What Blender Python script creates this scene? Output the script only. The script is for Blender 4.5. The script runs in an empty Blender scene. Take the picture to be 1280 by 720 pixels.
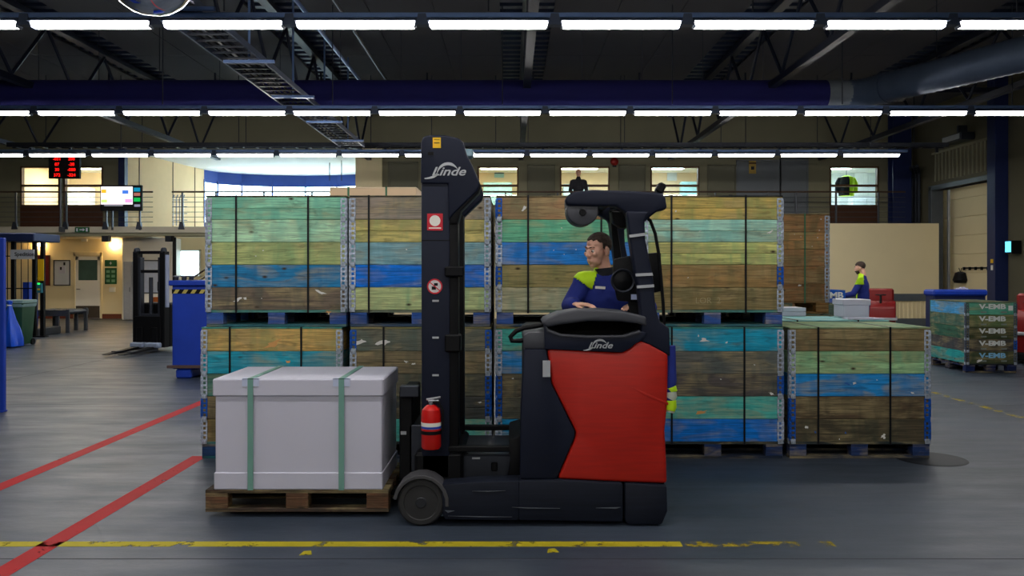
import bpy, bmesh, math, random
from mathutils import Vector, Matrix, Euler
random.seed(7)
SC = bpy.context.scene
COL = SC.collection
PI = math.pi

# ---------------------------------------------------------------- camera
F, HX, HY, HC = 1050.0, 640.0, 340.0, 1.607      # focal length in pixels, vanishing point, eye height
cd = bpy.data.cameras.new('camera')
cd.sensor_width = 36.0
cd.lens = F / 1280.0 * 36.0
cd.shift_x = (640.0 - HX) / 1280.0
cd.shift_y = -(360.0 - HY) / 1280.0
cd.clip_start, cd.clip_end = 0.05, 200
cam = bpy.data.objects.new('camera', cd)
cam.location = (0, 0, HC)
cam.rotation_euler = (PI / 2, 0, 0)
COL.objects.link(cam)
SC.camera = cam

# ---------------------------------------------------------------- world (overcast daylight), exposure
W = bpy.data.worlds.new('overcast_sky')
SC.world = W
W.use_nodes = True
wb = W.node_tree.nodes['Background']
wb.inputs[0].default_value = (0.80, 0.90, 1.0, 1)
wb.inputs[1].default_value = 8.0
LAMP = 24.0          # emission of the fluorescent diffusers
SC.view_settings.view_transform = 'Standard'
SC.view_settings.look = 'None'
SC.view_settings.gamma = 1.0
SC.view_settings.use_curve_mapping = False
SC.view_settings.exposure = 0.75
SC.cycles.use_denoising = True
SC.cycles.max_bounces = 8

# ---------------------------------------------------------------- helpers
def P(px, py, d):
    """a point of the place at distance d, as measured on the photograph while surveying"""
    return Vector(((px - HX) * d / F, d, HC - (py - HY) * d / F))
def XX(px, d): return (px - HX) * d / F
def ZZ(py, d): return HC - (py - HY) * d / F

def lin(c, k=1.0):
    r = []
    for u in c[:3]:
        u = u / 255.0
        v = u / 12.92 if u <= 0.04045 else ((u + 0.055) / 1.055) ** 2.4
        r.append(v * k)
    m = max(r)
    if m > .62:
        f = (.62 + (m - .62) * .35 if k > 1.5 else min(m, .95)) / m; f = min(f, .85 / m) if k > 1.5 else f; r = [u * f for u in r]
    return (r[0], r[1], r[2], 1.0)

MATS = {}
def pm(name, rgb, rough=0.6, metal=0.0, var=0.15, scale=6.0, bump=0.0, k=1.0, stretch=(1, 1, 1), spec=0.5, emit=0.0):
    if name in MATS: return MATS[name]
    m = bpy.data.materials.new(name); MATS[name] = m
    m.use_nodes = True
    nt = m.node_tree; N = nt.nodes; L = nt.links
    b = N['Principled BSDF']
    c = lin(rgb, k)
    tc = N.new('ShaderNodeTexCoord'); mp = N.new('ShaderNodeMapping'); mp.inputs['Scale'].default_value = stretch
    L.new(tc.outputs['Object'], mp.inputs['Vector'])
    nz = N.new('ShaderNodeTexNoise'); nz.inputs['Scale'].default_value = scale; nz.inputs['Detail'].default_value = 5
    L.new(mp.outputs[0], nz.inputs['Vector'])
    mx = N.new('ShaderNodeMix'); mx.data_type = 'RGBA'
    mx.inputs[6].default_value = tuple(x * (1 - var) for x in c[:3]) + (1,)
    mx.inputs[7].default_value = tuple(min(1, x * (1 + var)) for x in c[:3]) + (1,)
    L.new(nz.outputs[0], mx.inputs[0]); L.new(mx.outputs[2], b.inputs['Base Color'])
    b.inputs['Roughness'].default_value = rough; b.inputs['Metallic'].default_value = metal
    b.inputs['Specular IOR Level'].default_value = spec
    if emit:
        L.new(mx.outputs[2], b.inputs['Emission Color']); b.inputs['Emission Strength'].default_value = emit
    if bump:
        bp = N.new('ShaderNodeBump'); bp.inputs['Strength'].default_value = bump; bp.inputs['Distance'].default_value = 0.01
        L.new(nz.outputs[0], bp.inputs['Height']); L.new(bp.outputs[0], b.inputs['Normal'])
    return m

def emat(name, rgb, strength):
    if name in MATS: return MATS[name]
    m = bpy.data.materials.new(name); MATS[name] = m
    m.use_nodes = True
    nt = m.node_tree; N = nt.nodes
    N.remove(N['Principled BSDF'])
    e = N.new('ShaderNodeEmission'); e.inputs[0].default_value = lin(rgb); e.inputs[1].default_value = strength
    nt.links.new(e.outputs[0], N['Material Output'].inputs[0])
    return m

def glassmat(name, tint=(235, 245, 245), refl=0.06):
    m = bpy.data.materials.new(name); m.use_nodes = True
    nt = m.node_tree; N = nt.nodes; L = nt.links
    N.remove(N['Principled BSDF'])
    t = N.new('ShaderNodeBsdfTransparent'); t.inputs[0].default_value = lin(tint)
    g = N.new('ShaderNodeBsdfGlossy'); g.inputs['Roughness'].default_value = 0.03
    mx = N.new('ShaderNodeMixShader'); mx.inputs[0].default_value = refl
    L.new(t.outputs[0], mx.inputs[1]); L.new(g.outputs[0], mx.inputs[2]); L.new(mx.outputs[0], N['Material Output'].inputs[0])
    return m

def woodmat():
    """stained, weathered boards; the stain colour is each board's own object colour"""
    m = bpy.data.materials.new('stained_board'); m.use_nodes = True
    nt = m.node_tree; N = nt.nodes; L = nt.links; b = N['Principled BSDF']
    tc = N.new('ShaderNodeTexCoord'); oi = N.new('ShaderNodeObjectInfo')
    mul = N.new('ShaderNodeMath'); mul.operation = 'MULTIPLY'; mul.inputs[1].default_value = 61.0
    L.new(oi.outputs['Random'], mul.inputs[0])
    off = N.new('ShaderNodeVectorMath'); off.operation = 'ADD'
    L.new(tc.outputs['Object'], off.inputs[0]); L.new(mul.outputs[0], off.inputs[1])
    def mapped(s):
        mp = N.new('ShaderNodeMapping'); mp.inputs['Scale'].default_value = s; L.new(off.outputs[0], mp.inputs['Vector']); return mp.outputs[0]
    def noise(v, sc, det, dist=0.0):
        n = N.new('ShaderNodeTexNoise'); n.inputs['Scale'].default_value = sc; n.inputs['Detail'].default_value = det
        n.inputs['Distortion'].default_value = dist; L.new(v, n.inputs['Vector']); return n.outputs[0]
    def ramp(v, a, bb):
        r = N.new('ShaderNodeMapRange'); r.inputs['From Min'].default_value = a; r.inputs['From Max'].default_value = bb
        L.new(v, r.inputs['Value']); return r.outputs[0]
    def mix(f, a, bcol, mode='MIX'):
        x = N.new('ShaderNodeMix'); x.data_type = 'RGBA'; x.blend_type = mode
        for s, val in ((0, f), (6, a), (7, bcol)):
            if hasattr(val, 'links'): L.new(val, x.inputs[s])
            else: x.inputs[s].default_value = val
        return x.outputs[2]
    grain = ramp(noise(mapped((1.0, 9, 24)), 2.4, 9, 1.6), 0.40, 0.64)
    streak = ramp(noise(mapped((3.2, 1.0, .8)), 1.9, 4, 0.9), 0.45, 0.70)
    blotch = ramp(noise(mapped((1.0, 2.0, 3.5)), 1.9, 8, 1.0), 0.45, 0.60)
    dirt = ramp(noise(mapped((1.5, 4, 5)), 4.5, 8, 0.8), 0.55, 0.75)
    col = oi.outputs['Color']
    dark = mix(1.0, col, (0.42, 0.48, 0.50, 1), 'MULTIPLY')
    tan = mix(0.75, col, (0.42, 0.34, 0.17, 1))
    b2 = N.new('ShaderNodeMath'); b2.operation = 'MULTIPLY'; b2.inputs[1].default_value = 0.85; L.new(blotch, b2.inputs[0])
    c0 = mix(b2.outputs[0], col, tan)
    deep = mix(1.0, col, (0.34, 0.66, 0.76, 1), 'MULTIPLY')
    s2 = N.new('ShaderNodeMath'); s2.operation = 'MULTIPLY'; s2.inputs[1].default_value = 0.7; L.new(streak, s2.inputs[0])
    c1 = mix(s2.outputs[0], c0, deep)
    g2 = N.new('ShaderNodeMath'); g2.operation = 'MULTIPLY'; g2.inputs[1].default_value = 0.8; L.new(grain, g2.inputs[0])
    c2 = mix(g2.outputs[0], c1, dark)
    vo = N.new('ShaderNodeTexVoronoi'); vo.inputs['Scale'].default_value = 3.1; L.new(mapped((1.0, 1.2, 2.0)), vo.inputs['Vector'])
    knot = ramp(vo.outputs['Distance'], 0.10, 0.03)
    c3 = mix(knot, c2, (0.05, 0.035, 0.02, 1))
    d2 = N.new('ShaderNodeMath'); d2.operation = 'MULTIPLY'; d2.inputs[1].default_value = 0.45; L.new(dirt, d2.inputs[0])
    c4 = mix(d2.outputs[0], c3, (0.035, 0.03, 0.024, 1))
    L.new(c4, b.inputs['Base Color'])
    b.inputs['Roughness'].default_value = 0.75; b.inputs['Specular IOR Level'].default_value = 0.25
    bp = N.new('ShaderNodeBump'); bp.inputs['Strength'].default_value = 0.35; bp.inputs['Distance'].default_value = 0.004
    L.new(grain, bp.inputs['Height']); L.new(bp.outputs[0], b.inputs['Normal'])
    return m

def steelmat():
    """zinc plate, or painted plate, by the piece's own object colour"""
    m = bpy.data.materials.new('hinge_plate'); m.use_nodes = True
    nt = m.node_tree; N = nt.nodes; L = nt.links; b = N['Principled BSDF']
    oi = N.new('ShaderNodeObjectInfo'); tc = N.new('ShaderNodeTexCoord')
    n = N.new('ShaderNodeTexNoise'); n.inputs['Scale'].default_value = 45; n.inputs['Detail'].default_value = 6
    L.new(tc.outputs['Object'], n.inputs['Vector'])
    r = N.new('ShaderNodeMapRange'); r.inputs['From Min'].default_value = .35; r.inputs['From Max'].default_value = .7
    r.inputs['To Min'].default_value = .6; r.inputs['To Max'].default_value = 1.25
    L.new(n.outputs[0], r.inputs['Value'])
    x = N.new('ShaderNodeMix'); x.data_type = 'RGBA'; x.blend_type = 'MULTIPLY'; x.inputs[0].default_value = 1
    L.new(oi.outputs['Color'], x.inputs[6]); L.new(r.outputs[0], x.inputs[7]); L.new(x.outputs[2], b.inputs['Base Color'])
    b.inputs['Metallic'].default_value = 0.35; b.inputs['Roughness'].default_value = 0.5
    return m

def paintmat(name, rgb, wear, k=1.0):
    """floor paint worn through to the concrete"""
    m = bpy.data.materials.new(name); m.use_nodes = True
    nt = m.node_tree; N = nt.nodes; L = nt.links; b = N['Principled BSDF']
    b.inputs['Roughness'].default_value = .65; b.inputs['Specular IOR Level'].default_value = .2
    tc = N.new('ShaderNodeTexCoord')
    n = N.new('ShaderNodeTexNoise'); n.inputs['Scale'].default_value = 5; n.inputs['Detail'].default_value = 8; n.inputs['Roughness'].default_value = .7
    L.new(tc.outputs['Object'], n.inputs['Vector'])
    mx = N.new('ShaderNodeMix'); mx.data_type = 'RGBA'
    c = lin(rgb, k); mx.inputs[6].default_value = tuple(u * .6 for u in c[:3]) + (1,); mx.inputs[7].default_value = c
    L.new(n.outputs[0], mx.inputs[0]); L.new(mx.outputs[2], b.inputs['Base Color'])
    r = N.new('ShaderNodeMapRange'); r.inputs['From Min'].default_value = wear; r.inputs['From Max'].default_value = wear - .06
    L.new(n.outputs[0], r.inputs['Value'])
    t = N.new('ShaderNodeBsdfTransparent'); ms = N.new('ShaderNodeMixShader')
    L.new(r.outputs[0], ms.inputs[0]); L.new(t.outputs[0], ms.inputs[1]); L.new(b.outputs[0], ms.inputs[2])
    L.new(ms.outputs[0], N['Material Output'].inputs[0])
    return m

class G:
    """collects solids, builds one mesh"""
    def __init__(s): s.v = []; s.f = []
    def add(s, vs, fs):
        o = len(s.v); s.v += [tuple(v) for v in vs]; s.f += [tuple(i + o for i in f) for f in fs]; return s
    def box(s, x0, x1, y0, y1, z0, z1, b=0.0):
        if b <= 0:
            vs = [(x, y, z) for x in (x0, x1) for y in (y0, y1) for z in (z0, z1)]
            return s.add(vs, [(0, 1, 3, 2), (4, 6, 7, 5), (0, 4, 5, 1), (2, 3, 7, 6), (0, 2, 6, 4), (1, 5, 7, 3)])
        c = ((x0 + x1) / 2, (y0 + y1) / 2, (z0 + z1) / 2); h = (abs(x1 - x0) / 2, abs(y1 - y0) / 2, abs(z1 - z0) / 2)
        b = min(b, min(h) * .95)
        idx = {}; vs = []
        for sx in (-1, 1):
            for sy in (-1, 1):
                for sz in (-1, 1):
                    sg = (sx, sy, sz)
                    for a in range(3):
                        p = [c[i] + sg[i] * (h[i] if i == a else h[i] - b) for i in range(3)]
                        idx[(sg, a)] = len(vs); vs.append(p)
        fs = []
        for a in range(3):
            u, w = [i for i in range(3) if i != a]
            for sa in (-1, 1):
                q = []
                for (su, sw) in ((-1, -1), (1, -1), (1, 1), (-1, 1)):
                    sg = [0, 0, 0]; sg[a] = sa; sg[u] = su; sg[w] = sw; q.append(idx[(tuple(sg), a)])
                fs.append(tuple(q))
        for a in range(3):
            u, w = [i for i in range(3) if i != a]
            for su in (-1, 1):
                for sw in (-1, 1):
                    def g(sa, face):
                        sg = [0, 0, 0]; sg[a] = sa; sg[u] = su; sg[w] = sw; return idx[(tuple(sg), face)]
                    fs.append((g(-1, u), g(1, u), g(1, w), g(-1, w)))
        for sx in (-1, 1):
            for sy in (-1, 1):
                for sz in (-1, 1): fs.append(tuple(idx[((sx, sy, sz), a)] for a in range(3)))
        return s.add(vs, fs)
    def prism(s, poly, a0, a1, axis='Y'):
        n = len(poly)
        def mk(p, a):
            if axis == 'Y': return (p[0], a, p[1])
            if axis == 'X': return (a, p[0], p[1])
            return (p[0], p[1], a)
        vs = [mk(p, a0) for p in poly] + [mk(p, a1) for p in poly]
        fs = [tuple(range(n)), tuple(range(2 * n - 1, n - 1, -1))]
        fs += [(i, (i + 1) % n, n + (i + 1) % n, n + i) for i in range(n)]
        return s.add(vs, fs)
    def tube(s, pts, r, n=8, caps=True):
        pts = [Vector(p) for p in pts]; m = len(pts)
        rs = r if isinstance(r, (list, tuple)) else [r] * m
        vs = []; t0 = (pts[1] - pts[0]).normalized()
        up = Vector((0, 0, 1)) if abs(t0.z) < .9 else Vector((1, 0, 0))
        nrm = t0.cross(up).normalized()
        for i in range(m):
            if i == 0: t = pts[1] - pts[0]
            elif i == m - 1: t = pts[-1] - pts[-2]
            else: t = (pts[i + 1] - pts[i]).normalized() + (pts[i] - pts[i - 1]).normalized()
            t = t.normalized(); nrm = (nrm - t * nrm.dot(t)).normalized(); bn = t.cross(nrm)
            for k in range(n):
                a = 2 * PI * k / n; vs.append(pts[i] + (nrm * math.cos(a) + bn * math.sin(a)) * rs[i])
        fs = [(i * n + k, i * n + (k + 1) % n, (i + 1) * n + (k + 1) % n, (i + 1) * n + k) for i in range(m - 1) for k in range(n)]
        if caps: fs += [tuple(range(n - 1, -1, -1)), tuple(range((m - 1) * n, m * n))]
        return s.add(vs, fs)
    def lathe(s, prof, c=(0, 0, 0), n=20, axis='Z', a0=0.0, a1=2 * PI, caps=True):
        if not caps: prof = list(prof) + [prof[0]]
        full = abs(a1 - a0 - 2 * PI) < 1e-6; m = n if full else n + 1; vs = []
        for (r, h) in prof:
            for k in range(m):
                a = a0 + (a1 - a0) * k / n; x, y = r * math.cos(a), r * math.sin(a)
                q = (x, y, h) if axis == 'Z' else ((x, h, y) if axis == 'Y' else (h, x, y))
                vs.append((q[0] + c[0], q[1] + c[1], q[2] + c[2]))
        fs = [(i * m + k, i * m + (k + 1) % m, (i + 1) * m + (k + 1) % m, (i + 1) * m + k) for i in range(len(prof) - 1) for k in range(n)]
        if full and caps: fs += [tuple(range(m - 1, -1, -1)), tuple(range((len(prof) - 1) * m, len(prof) * m))]
        return s.add(vs, fs)
    def cyl(s, c, r, h, axis='Z', n=16): return s.lathe([(r, -h / 2), (r, h / 2)], c, n, axis)
    def ell(s, c, rad, R=None, n=14, m=9):
        vs = []
        for i in range(m + 1):
            th = PI * i / m
            for k in range(n):
                a = 2 * PI * k / n
                v = Vector((rad[0] * math.sin(th) * math.cos(a), rad[1] * math.sin(th) * math.sin(a), rad[2] * math.cos(th)))
                if R is not None: v = R @ v
                vs.append(v + Vector(c))
        fs = [(i * n + k, i * n + (k + 1) % n, (i + 1) * n + (k + 1) % n, (i + 1) * n + k) for i in range(m) for k in range(n)]
        return s.add(vs, fs)
    def cap(s, p0, r0, p1, r1, n=12):
        p0 = Vector(p0); p1 = Vector(p1); d = (p1 - p0).normalized() if (p1 - p0).length > 1e-6 else Vector((0, 0, 1))
        pts = []; rs = []
        for a in (85, 60, 30, 0): pts.append(p0 - d * r0 * math.sin(math.radians(a))); rs.append(r0 * math.cos(math.radians(a)))
        for a in (0, 30, 60, 85): pts.append(p1 + d * r1 * math.sin(math.radians(a))); rs.append(r1 * math.cos(math.radians(a)))
        return s.tube(pts, rs, n)
    def mesh(s, name='mesh', bevel=0.0, seg=2, smooth=True, weld=False):
        me = bpy.data.meshes.new(name); me.from_pydata(s.v, [], s.f)
        bm = bmesh.new(); bm.from_mesh(me)
        if weld: bmesh.ops.remove_doubles(bm, verts=bm.verts, dist=1e-5)
        bmesh.ops.recalc_face_normals(bm, faces=bm.faces)
        if bevel > 0:
            es = [e for e in bm.edges if len(e.link_faces) == 2 and e.calc_face_angle(0) > math.radians(32)]
            bmesh.ops.bevel(bm, geom=es, offset=bevel, segments=seg, affect='EDGES', clamp_overlap=True, profile=.5)
        bm.to_mesh(me); bm.free()
        if smooth:
            me.shade_smooth(); me.set_sharp_from_angle(angle=math.radians(35))
        return me

def obj(name, me, mat=None, parent=None, loc=(0, 0, 0), rot=None, color=None, label=None):
    if isinstance(me, G): me = me.mesh(name)
    o = bpy.data.objects.new(name, me); COL.objects.link(o)
    if mat is not None:
        if len(me.materials) == 0: me.materials.append(mat)
        elif me.materials[0] != mat:
            o.material_slots[0].link = 'OBJECT'; o.material_slots[0].material = mat
    o.location = loc
    if rot: o.rotation_euler = rot
    if color: o.color = color
    if parent: o.parent = parent
    if label: o['label'] = label
    return o
def tag(o, label, cat, group=None, kind=None):
    o['label'] = label; o['category'] = cat
    if group: o['group'] = group
    if kind: o['kind'] = kind
    return o
def thing(name, label, cat, loc=(0, 0, 0), rz=0.0, group=None):
    o = bpy.data.objects.new(name, None); COL.objects.link(o); o.empty_display_size = .1
    o.location = loc; o.rotation_euler = (0, 0, rz)
    return tag(o, label, cat, group)
def struct(name, me, mat, parent=None, **k):
    o = obj(name, me, mat, parent, **k)
    if parent is None: o['kind'] = 'structure'
    return o
CACHE = {}
def cached(key, fn):
    if key not in CACHE: CACHE[key] = fn()
    return CACHE[key]
def bx(name, x0, x1, y0, y1, z0, z1, mat, parent=None, b=.004, label=None, color=None):
    """one chamfered block, its origin at its own middle"""
    c = Vector(((x0 + x1) / 2, (y0 + y1) / 2, (z0 + z1) / 2)); d = (abs(x1 - x0), abs(y1 - y0), abs(z1 - z0))
    key = ('bx', round(d[0], 4), round(d[1], 4), round(d[2], 4), b, mat.name if mat else '')
    me = cached(key, lambda: G().box(-d[0] / 2, d[0] / 2, -d[1] / 2, d[1] / 2, -d[2] / 2, d[2] / 2, b).mesh(name))
    return obj(name, me, mat, parent, c, color=color, label=label)

def text_mesh(s, size, extrude=0.002, shear=0.0, offset=0.0, sx=1.0):
    """lettering standing upright, facing the -Y side, centred"""
    key = ('txt', s, size, extrude, shear, offset, sx)
    if key in CACHE: return CACHE[key]
    cu = bpy.data.curves.new('lettering', 'FONT'); cu.body = s; cu.size = size; cu.extrude = extrude
    cu.shear = shear; cu.offset = offset; cu.align_x = 'CENTER'; cu.align_y = 'CENTER'; cu.resolution_u = 3
    o = bpy.data.objects.new('lettering', cu); COL.objects.link(o)
    dg = bpy.context.evaluated_depsgraph_get()
    me = bpy.data.meshes.new_from_object(o.evaluated_get(dg))
    me.transform(Matrix.Rotation(PI / 2, 4, 'X') @ Matrix.Diagonal((sx, 1, 1, 1)))
    bpy.data.objects.remove(o); bpy.data.curves.remove(cu)
    me.materials.clear()
    CACHE[key] = me
    return me

def voxel(g, size, smooth=4, factor=.5):
    """weld overlapping solids into one continuous skin"""
    me = g.mesh('body', smooth=False)
    o = bpy.data.objects.new('body', me); COL.objects.link(o)
    r = o.modifiers.new('r', 'REMESH'); r.mode = 'VOXEL'; r.voxel_size = size
    if smooth:
        q = o.modifiers.new('s', 'SMOOTH'); q.iterations = smooth; q.factor = factor
    dg = bpy.context.evaluated_depsgraph_get()
    out = bpy.data.meshes.new_from_object(o.evaluated_get(dg))
    bpy.data.objects.remove(o); bpy.data.meshes.remove(me)
    out.shade_smooth()
    return out
def patch(me, test, push):
    """a piece of cloth or hair lying on a skin: the faces that pass the test, lifted off by push"""
    vs = me.vertices; used = {}; v2 = []; f2 = []
    for p in me.polygons:
        if test(p.center):
            q = []
            for i in p.vertices:
                if i not in used:
                    used[i] = len(v2); c = vs[i].co; v2.append(c + vs[i].normal * push)
                q.append(used[i])
            f2.append(tuple(q))
    base = len(v2)
    inner = [None] * base
    for i, j in used.items(): inner[j] = vs[i].co - vs[i].normal * .002
    edges = {}
    for f in f2:
        for a, b in zip(f, f[1:] + f[:1]):
            edges[(a, b)] = 1
    rim = [(b, a, a + base, b + base) for (a, b) in edges if (b, a) not in edges]
    m = bpy.data.meshes.new('patch'); m.from_pydata([tuple(v) for v in v2 + inner], [], f2 + rim); m.shade_smooth()
    return m

# ---------------------------------------------------------------- materials
WOOD = woodmat(); HINGE = steelmat(); GLASS = glassmat('window_glass')
M_olive = pm('wall_olive', (130, 126, 102), .8, var=.08, scale=1.5)
M_cream = pm('wall_cream', (240, 224, 180), .75, var=.06, scale=1.2)
M_white = pm('white_paint', (240, 237, 228), .7, var=.05, scale=2)
M_ceil = pm('ceiling_panel', (84, 82, 86), .85, var=.06, scale=1.5)
M_deck = pm('steel_deck', (40, 50, 72), .5, .3, var=.15, scale=3)
M_truss = pm('truss_paint', (26, 33, 52), .5, .2, var=.2, scale=3)
M_navy = pm('truck_navy', (25, 30, 47), .5, var=.12, scale=5, spec=.2)
M_black = pm('truck_black', (9, 10, 14), .55, var=.2, scale=8, spec=.2)
M_chas = pm('truck_chassis', (22, 27, 40), .6, 0, var=.5, scale=6, stretch=(.5, 6, 9), spec=.2)
M_red = pm('truck_red', (178, 26, 10), .45, var=.28, scale=7, stretch=(.6, 1, 7))
M_grey = pm('truck_grey', (62, 64, 72), .55, var=.1, scale=8)
M_rub = pm('tyre_rubber', (38, 38, 40), .75, var=.2, scale=14)
M_steel = pm('bright_steel', (170, 174, 180), .35, .8, var=.15, scale=10)
M_dsteel = pm('dark_steel', (58, 62, 72), .45, .6, var=.2, scale=8)
M_silver = pm('silver_print', (178, 182, 188), .45, .2, var=.1)
M_wht = pm('carton_white', (202, 202, 219), .55, var=.03, scale=3)
M_blue = pm('blue_steel', (22, 62, 178), .45, var=.18, scale=4)
M_navyblue = pm('dark_blue_steel', (18, 34, 82), .5, var=.15, scale=3)
M_brown = pm('brown_panel', (78, 44, 24), .6, var=.2, scale=4)
M_frame = pm('window_frame_brown', (92, 62, 38), .6, var=.15)
M_lamp = emat('lamp_diffuser', (255, 251, 246), LAMP)
M_trunk = pm('lamp_trunking', (110, 138, 190), .4, .5, var=.1)
M_hous = pm('lamp_housing', (70, 82, 105), .45, .4, var=.1)
M_hivis = pm('hivis_yellow', (190, 235, 20), .7, var=.1, scale=20, k=1.1)
M_cloth = pm('navy_workwear', (26, 44, 132), .85, var=.25, scale=9, bump=.4)
M_skin = pm('skin', (236, 182, 158), .5, var=.1, scale=16)
M_hair = pm('dark_hair', (62, 48, 40), .8, var=.4, scale=60, bump=.5)
M_dark = pm('dark_cloth', (26, 28, 36), .85, var=.2, scale=9)
M_yel = pm('yellow_print', (240, 190, 20), .5, var=.08)
M_rail = pm('handrail', (70, 52, 40), .5, var=.15)
M_post = pm('rail_post', (80, 84, 90), .45, .5, var=.1)

# ================================================================ THE HALL
ZC = 6.5; XL, XR, YF, YB = -19.0, 12.4, -8.0, 26.0
def floor_mat():
    m = bpy.data.materials.new('polished_concrete'); m.use_nodes = True
    nt = m.node_tree; N = nt.nodes; L = nt.links; b = N['Principled BSDF']
    tc = N.new('ShaderNodeTexCoord')
    def nz(sc, det, st=(1, 1, 1), dist=0):
        mp = N.new('ShaderNodeMapping'); mp.inputs['Scale'].default_value = st; L.new(tc.outputs['Object'], mp.inputs[0])
        n = N.new('ShaderNodeTexNoise'); n.inputs['Scale'].default_value = sc; n.inputs['Detail'].default_value = det; n.inputs['Distortion'].default_value = dist
        n.inputs['Roughness'].default_value = .62
        L.new(mp.outputs[0], n.inputs['Vector']); return n.outputs[0]
    def mr(v, a, c, lo=0, hi=1):
        r = N.new('ShaderNodeMapRange'); r.inputs[1].default_value = a; r.inputs[2].default_value = c; r.inputs[3].default_value = lo; r.inputs[4].default_value = hi
        L.new(v, r.inputs[0]); return r.outputs[0]
    def mix(f, a, c):
        x = N.new('ShaderNodeMix'); x.data_type = 'RGBA'; L.new(f, x.inputs[0])
        if hasattr(a, 'links'): L.new(a, x.inputs[6])
        else: x.inputs[6].default_value = a
        x.inputs[7].default_value = c; return x.outputs[2]
    big = mr(nz(.55, 6), .3, .7); scuff = mr(nz(1.0, 9, (.35, 3.5, 1), .4), .54, .72, 0, .5); fine = mr(nz(9, 8), .62, .74, 0, .55)
    c = mix(big, lin((51, 60, 73)), lin((68, 78, 93)))
    c = mix(scuff, c, lin((43, 50, 60))); c = mix(fine, c, lin((38, 43, 50)))
    L.new(c, b.inputs['Base Color'])
    L.new(mr(nz(2.2, 7, (.5, 2.0, 1)), .3, .7, .34, .55), b.inputs['Roughness'])
    bp = N.new('ShaderNodeBump'); bp.inputs['Strength'].default_value = .12; bp.inputs['Distance'].default_value = .01
    L.new(nz(30, 6), bp.inputs['Height']); L.new(bp.outputs[0], b.inputs['Normal'])
    return m
floor = struct('floor', G().box(XL - 1, XR + 2, YF - 1, 36, -.2, 0), floor_mat())
M_joint = pm('joint_filler', (46, 50, 56), .8)
for (x0, x1, y0, y1) in ((XL, XR, 4.70, 4.712), (XL, XR, 10.2, 10.215), (-7.5, -7.488, 10.2, 26), (7.6, 7.612, -2, 24), (XL, XR, 15.6, 15.62)):
    bx('expansion_joint', x0, x1, y0, y1, -.004, .0006, M_joint, floor, 0)
def line(label, x0, x1, y0, y1, mat):
    o = obj('floor_line', G().box(-(x1 - x0) / 2, (x1 - x0) / 2, -(y1 - y0) / 2, (y1 - y0) / 2, 0, .0012), mat, None, ((x0 + x1) / 2, (y0 + y1) / 2, .0003))
    return tag(o, label, 'floor marking', 'painted lines on the concrete floor')
M_rl = paintmat('red_floor_paint', (196, 30, 36), .66); M_yl = paintmat('yellow_floor_paint', (205, 190, 40), .60); M_yw = paintmat('faint_yellow_paint', (190, 170, 40), .50)
line('red floor line farther left, leading away past the crates', -3.89, -3.76, 2.5, 14.5, M_rl)
line('red floor line nearer, ending at the lower left crate corner', -2.79, -2.66, 2.5, 7.33, M_rl)
yl = line('worn yellow line across the floor before the truck', -5.5, 1.0, 4.915, 5.005, M_yl)
obj('line_end', G().box(-.45, .45, -.045, .045, 0, .0012), M_yw, yl, (3.70, 0, 0), label='faded end of the line')
for px, py in ((382, 692), (690, 689)):
    q = P(px, py, HC * F / (py - HY)); obj('paint_fleck', G().prism([(-.03, -.03), (.04, -.02), (.02, .05), (-.02, .04)], 0, .001, 'Z'), M_yl, yl, (q.x + 2.25, q.y - 4.96, 0))
line('yellow floor line at the right, running toward the crate with white lettering', 5.58, 5.67, 6.0, 11.7, M_yw)
dc = obj('drain_cover', G().lathe([(.0, .004), (.25, .004), (.285, .003), (.29, 0)], n=40), pm('dark_iron', (34, 38, 44), .6, .3, var=.3, scale=20), None, (3.60, 7.22, .0005))
tag(dc, 'dark round cover set in the floor at the lower right crate', 'drain cover')

# ---- ceiling: panels between dark steel deck strips, lattice trusses under the strips
ceil = struct('ceiling', G().box(XL, XR + .3, YF, 36, ZC + .12, ZC + .3), M_truss)
TX = (-13.7, -9.05, -4.40, 0.28, 4.88, 9.5)
for i, tx in enumerate(TX):
    g = G(); n = 90; y0, y1 = YF, 26.0; prof = []
    for k in range(n):
        a = y0 + (y1 - y0) * k / n; q = (y1 - y0) / n
        prof += [(a, ZC + .10), (a + q * .4, ZC + .10), (a + q * .5, ZC + .05), (a + q * .9, ZC + .05)]
    vs = []; fs = []
    for (y, z) in prof: vs += [(tx - .52, y, z), (tx + .52, y, z)]
    for k in range(len(prof) - 1): fs.append((2 * k, 2 * k + 1, 2 * k + 3, 2 * k + 2))
    g.add(vs, fs); o = obj('deck_strip', g.mesh(smooth=False), M_deck, ceil)
edges = [XL] + [v for t in TX for v in (t - .5, t + .5)] + [XR]
for a, b2 in zip(edges[0::2], edges[1::2]):
    n = max(1, round((b2 - a) / 1.22)); w = (b2 - a) / n
    for k in range(n):
        for y0 in (2, 6, 10, 13, 16, 19, 22):
            ln = 4 if y0 < 10 else 3; ln = 4 if y0 == 22 else ln
            bx('ceiling_panel', a + k * w + .006, a + (k + 1) * w - .006, y0 + .006, y0 + ln - .006, ZC, ZC + .04, M_ceil, ceil, .004)
        bx('ceiling_panel', a + k * w + .006, a + (k + 1) * w - .006, YF, 2, ZC, ZC + .04, M_ceil, ceil, .004)
WHERE = ('far left roof truss in shadow', 'roof truss at left above the red number board', 'roof truss above the long cable ladder', 'roof truss over the middle of the hall above the forklift mast',
         'roof truss right of the middle above the spiral duct elbow', 'roof truss at far right above the blue column')
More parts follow.
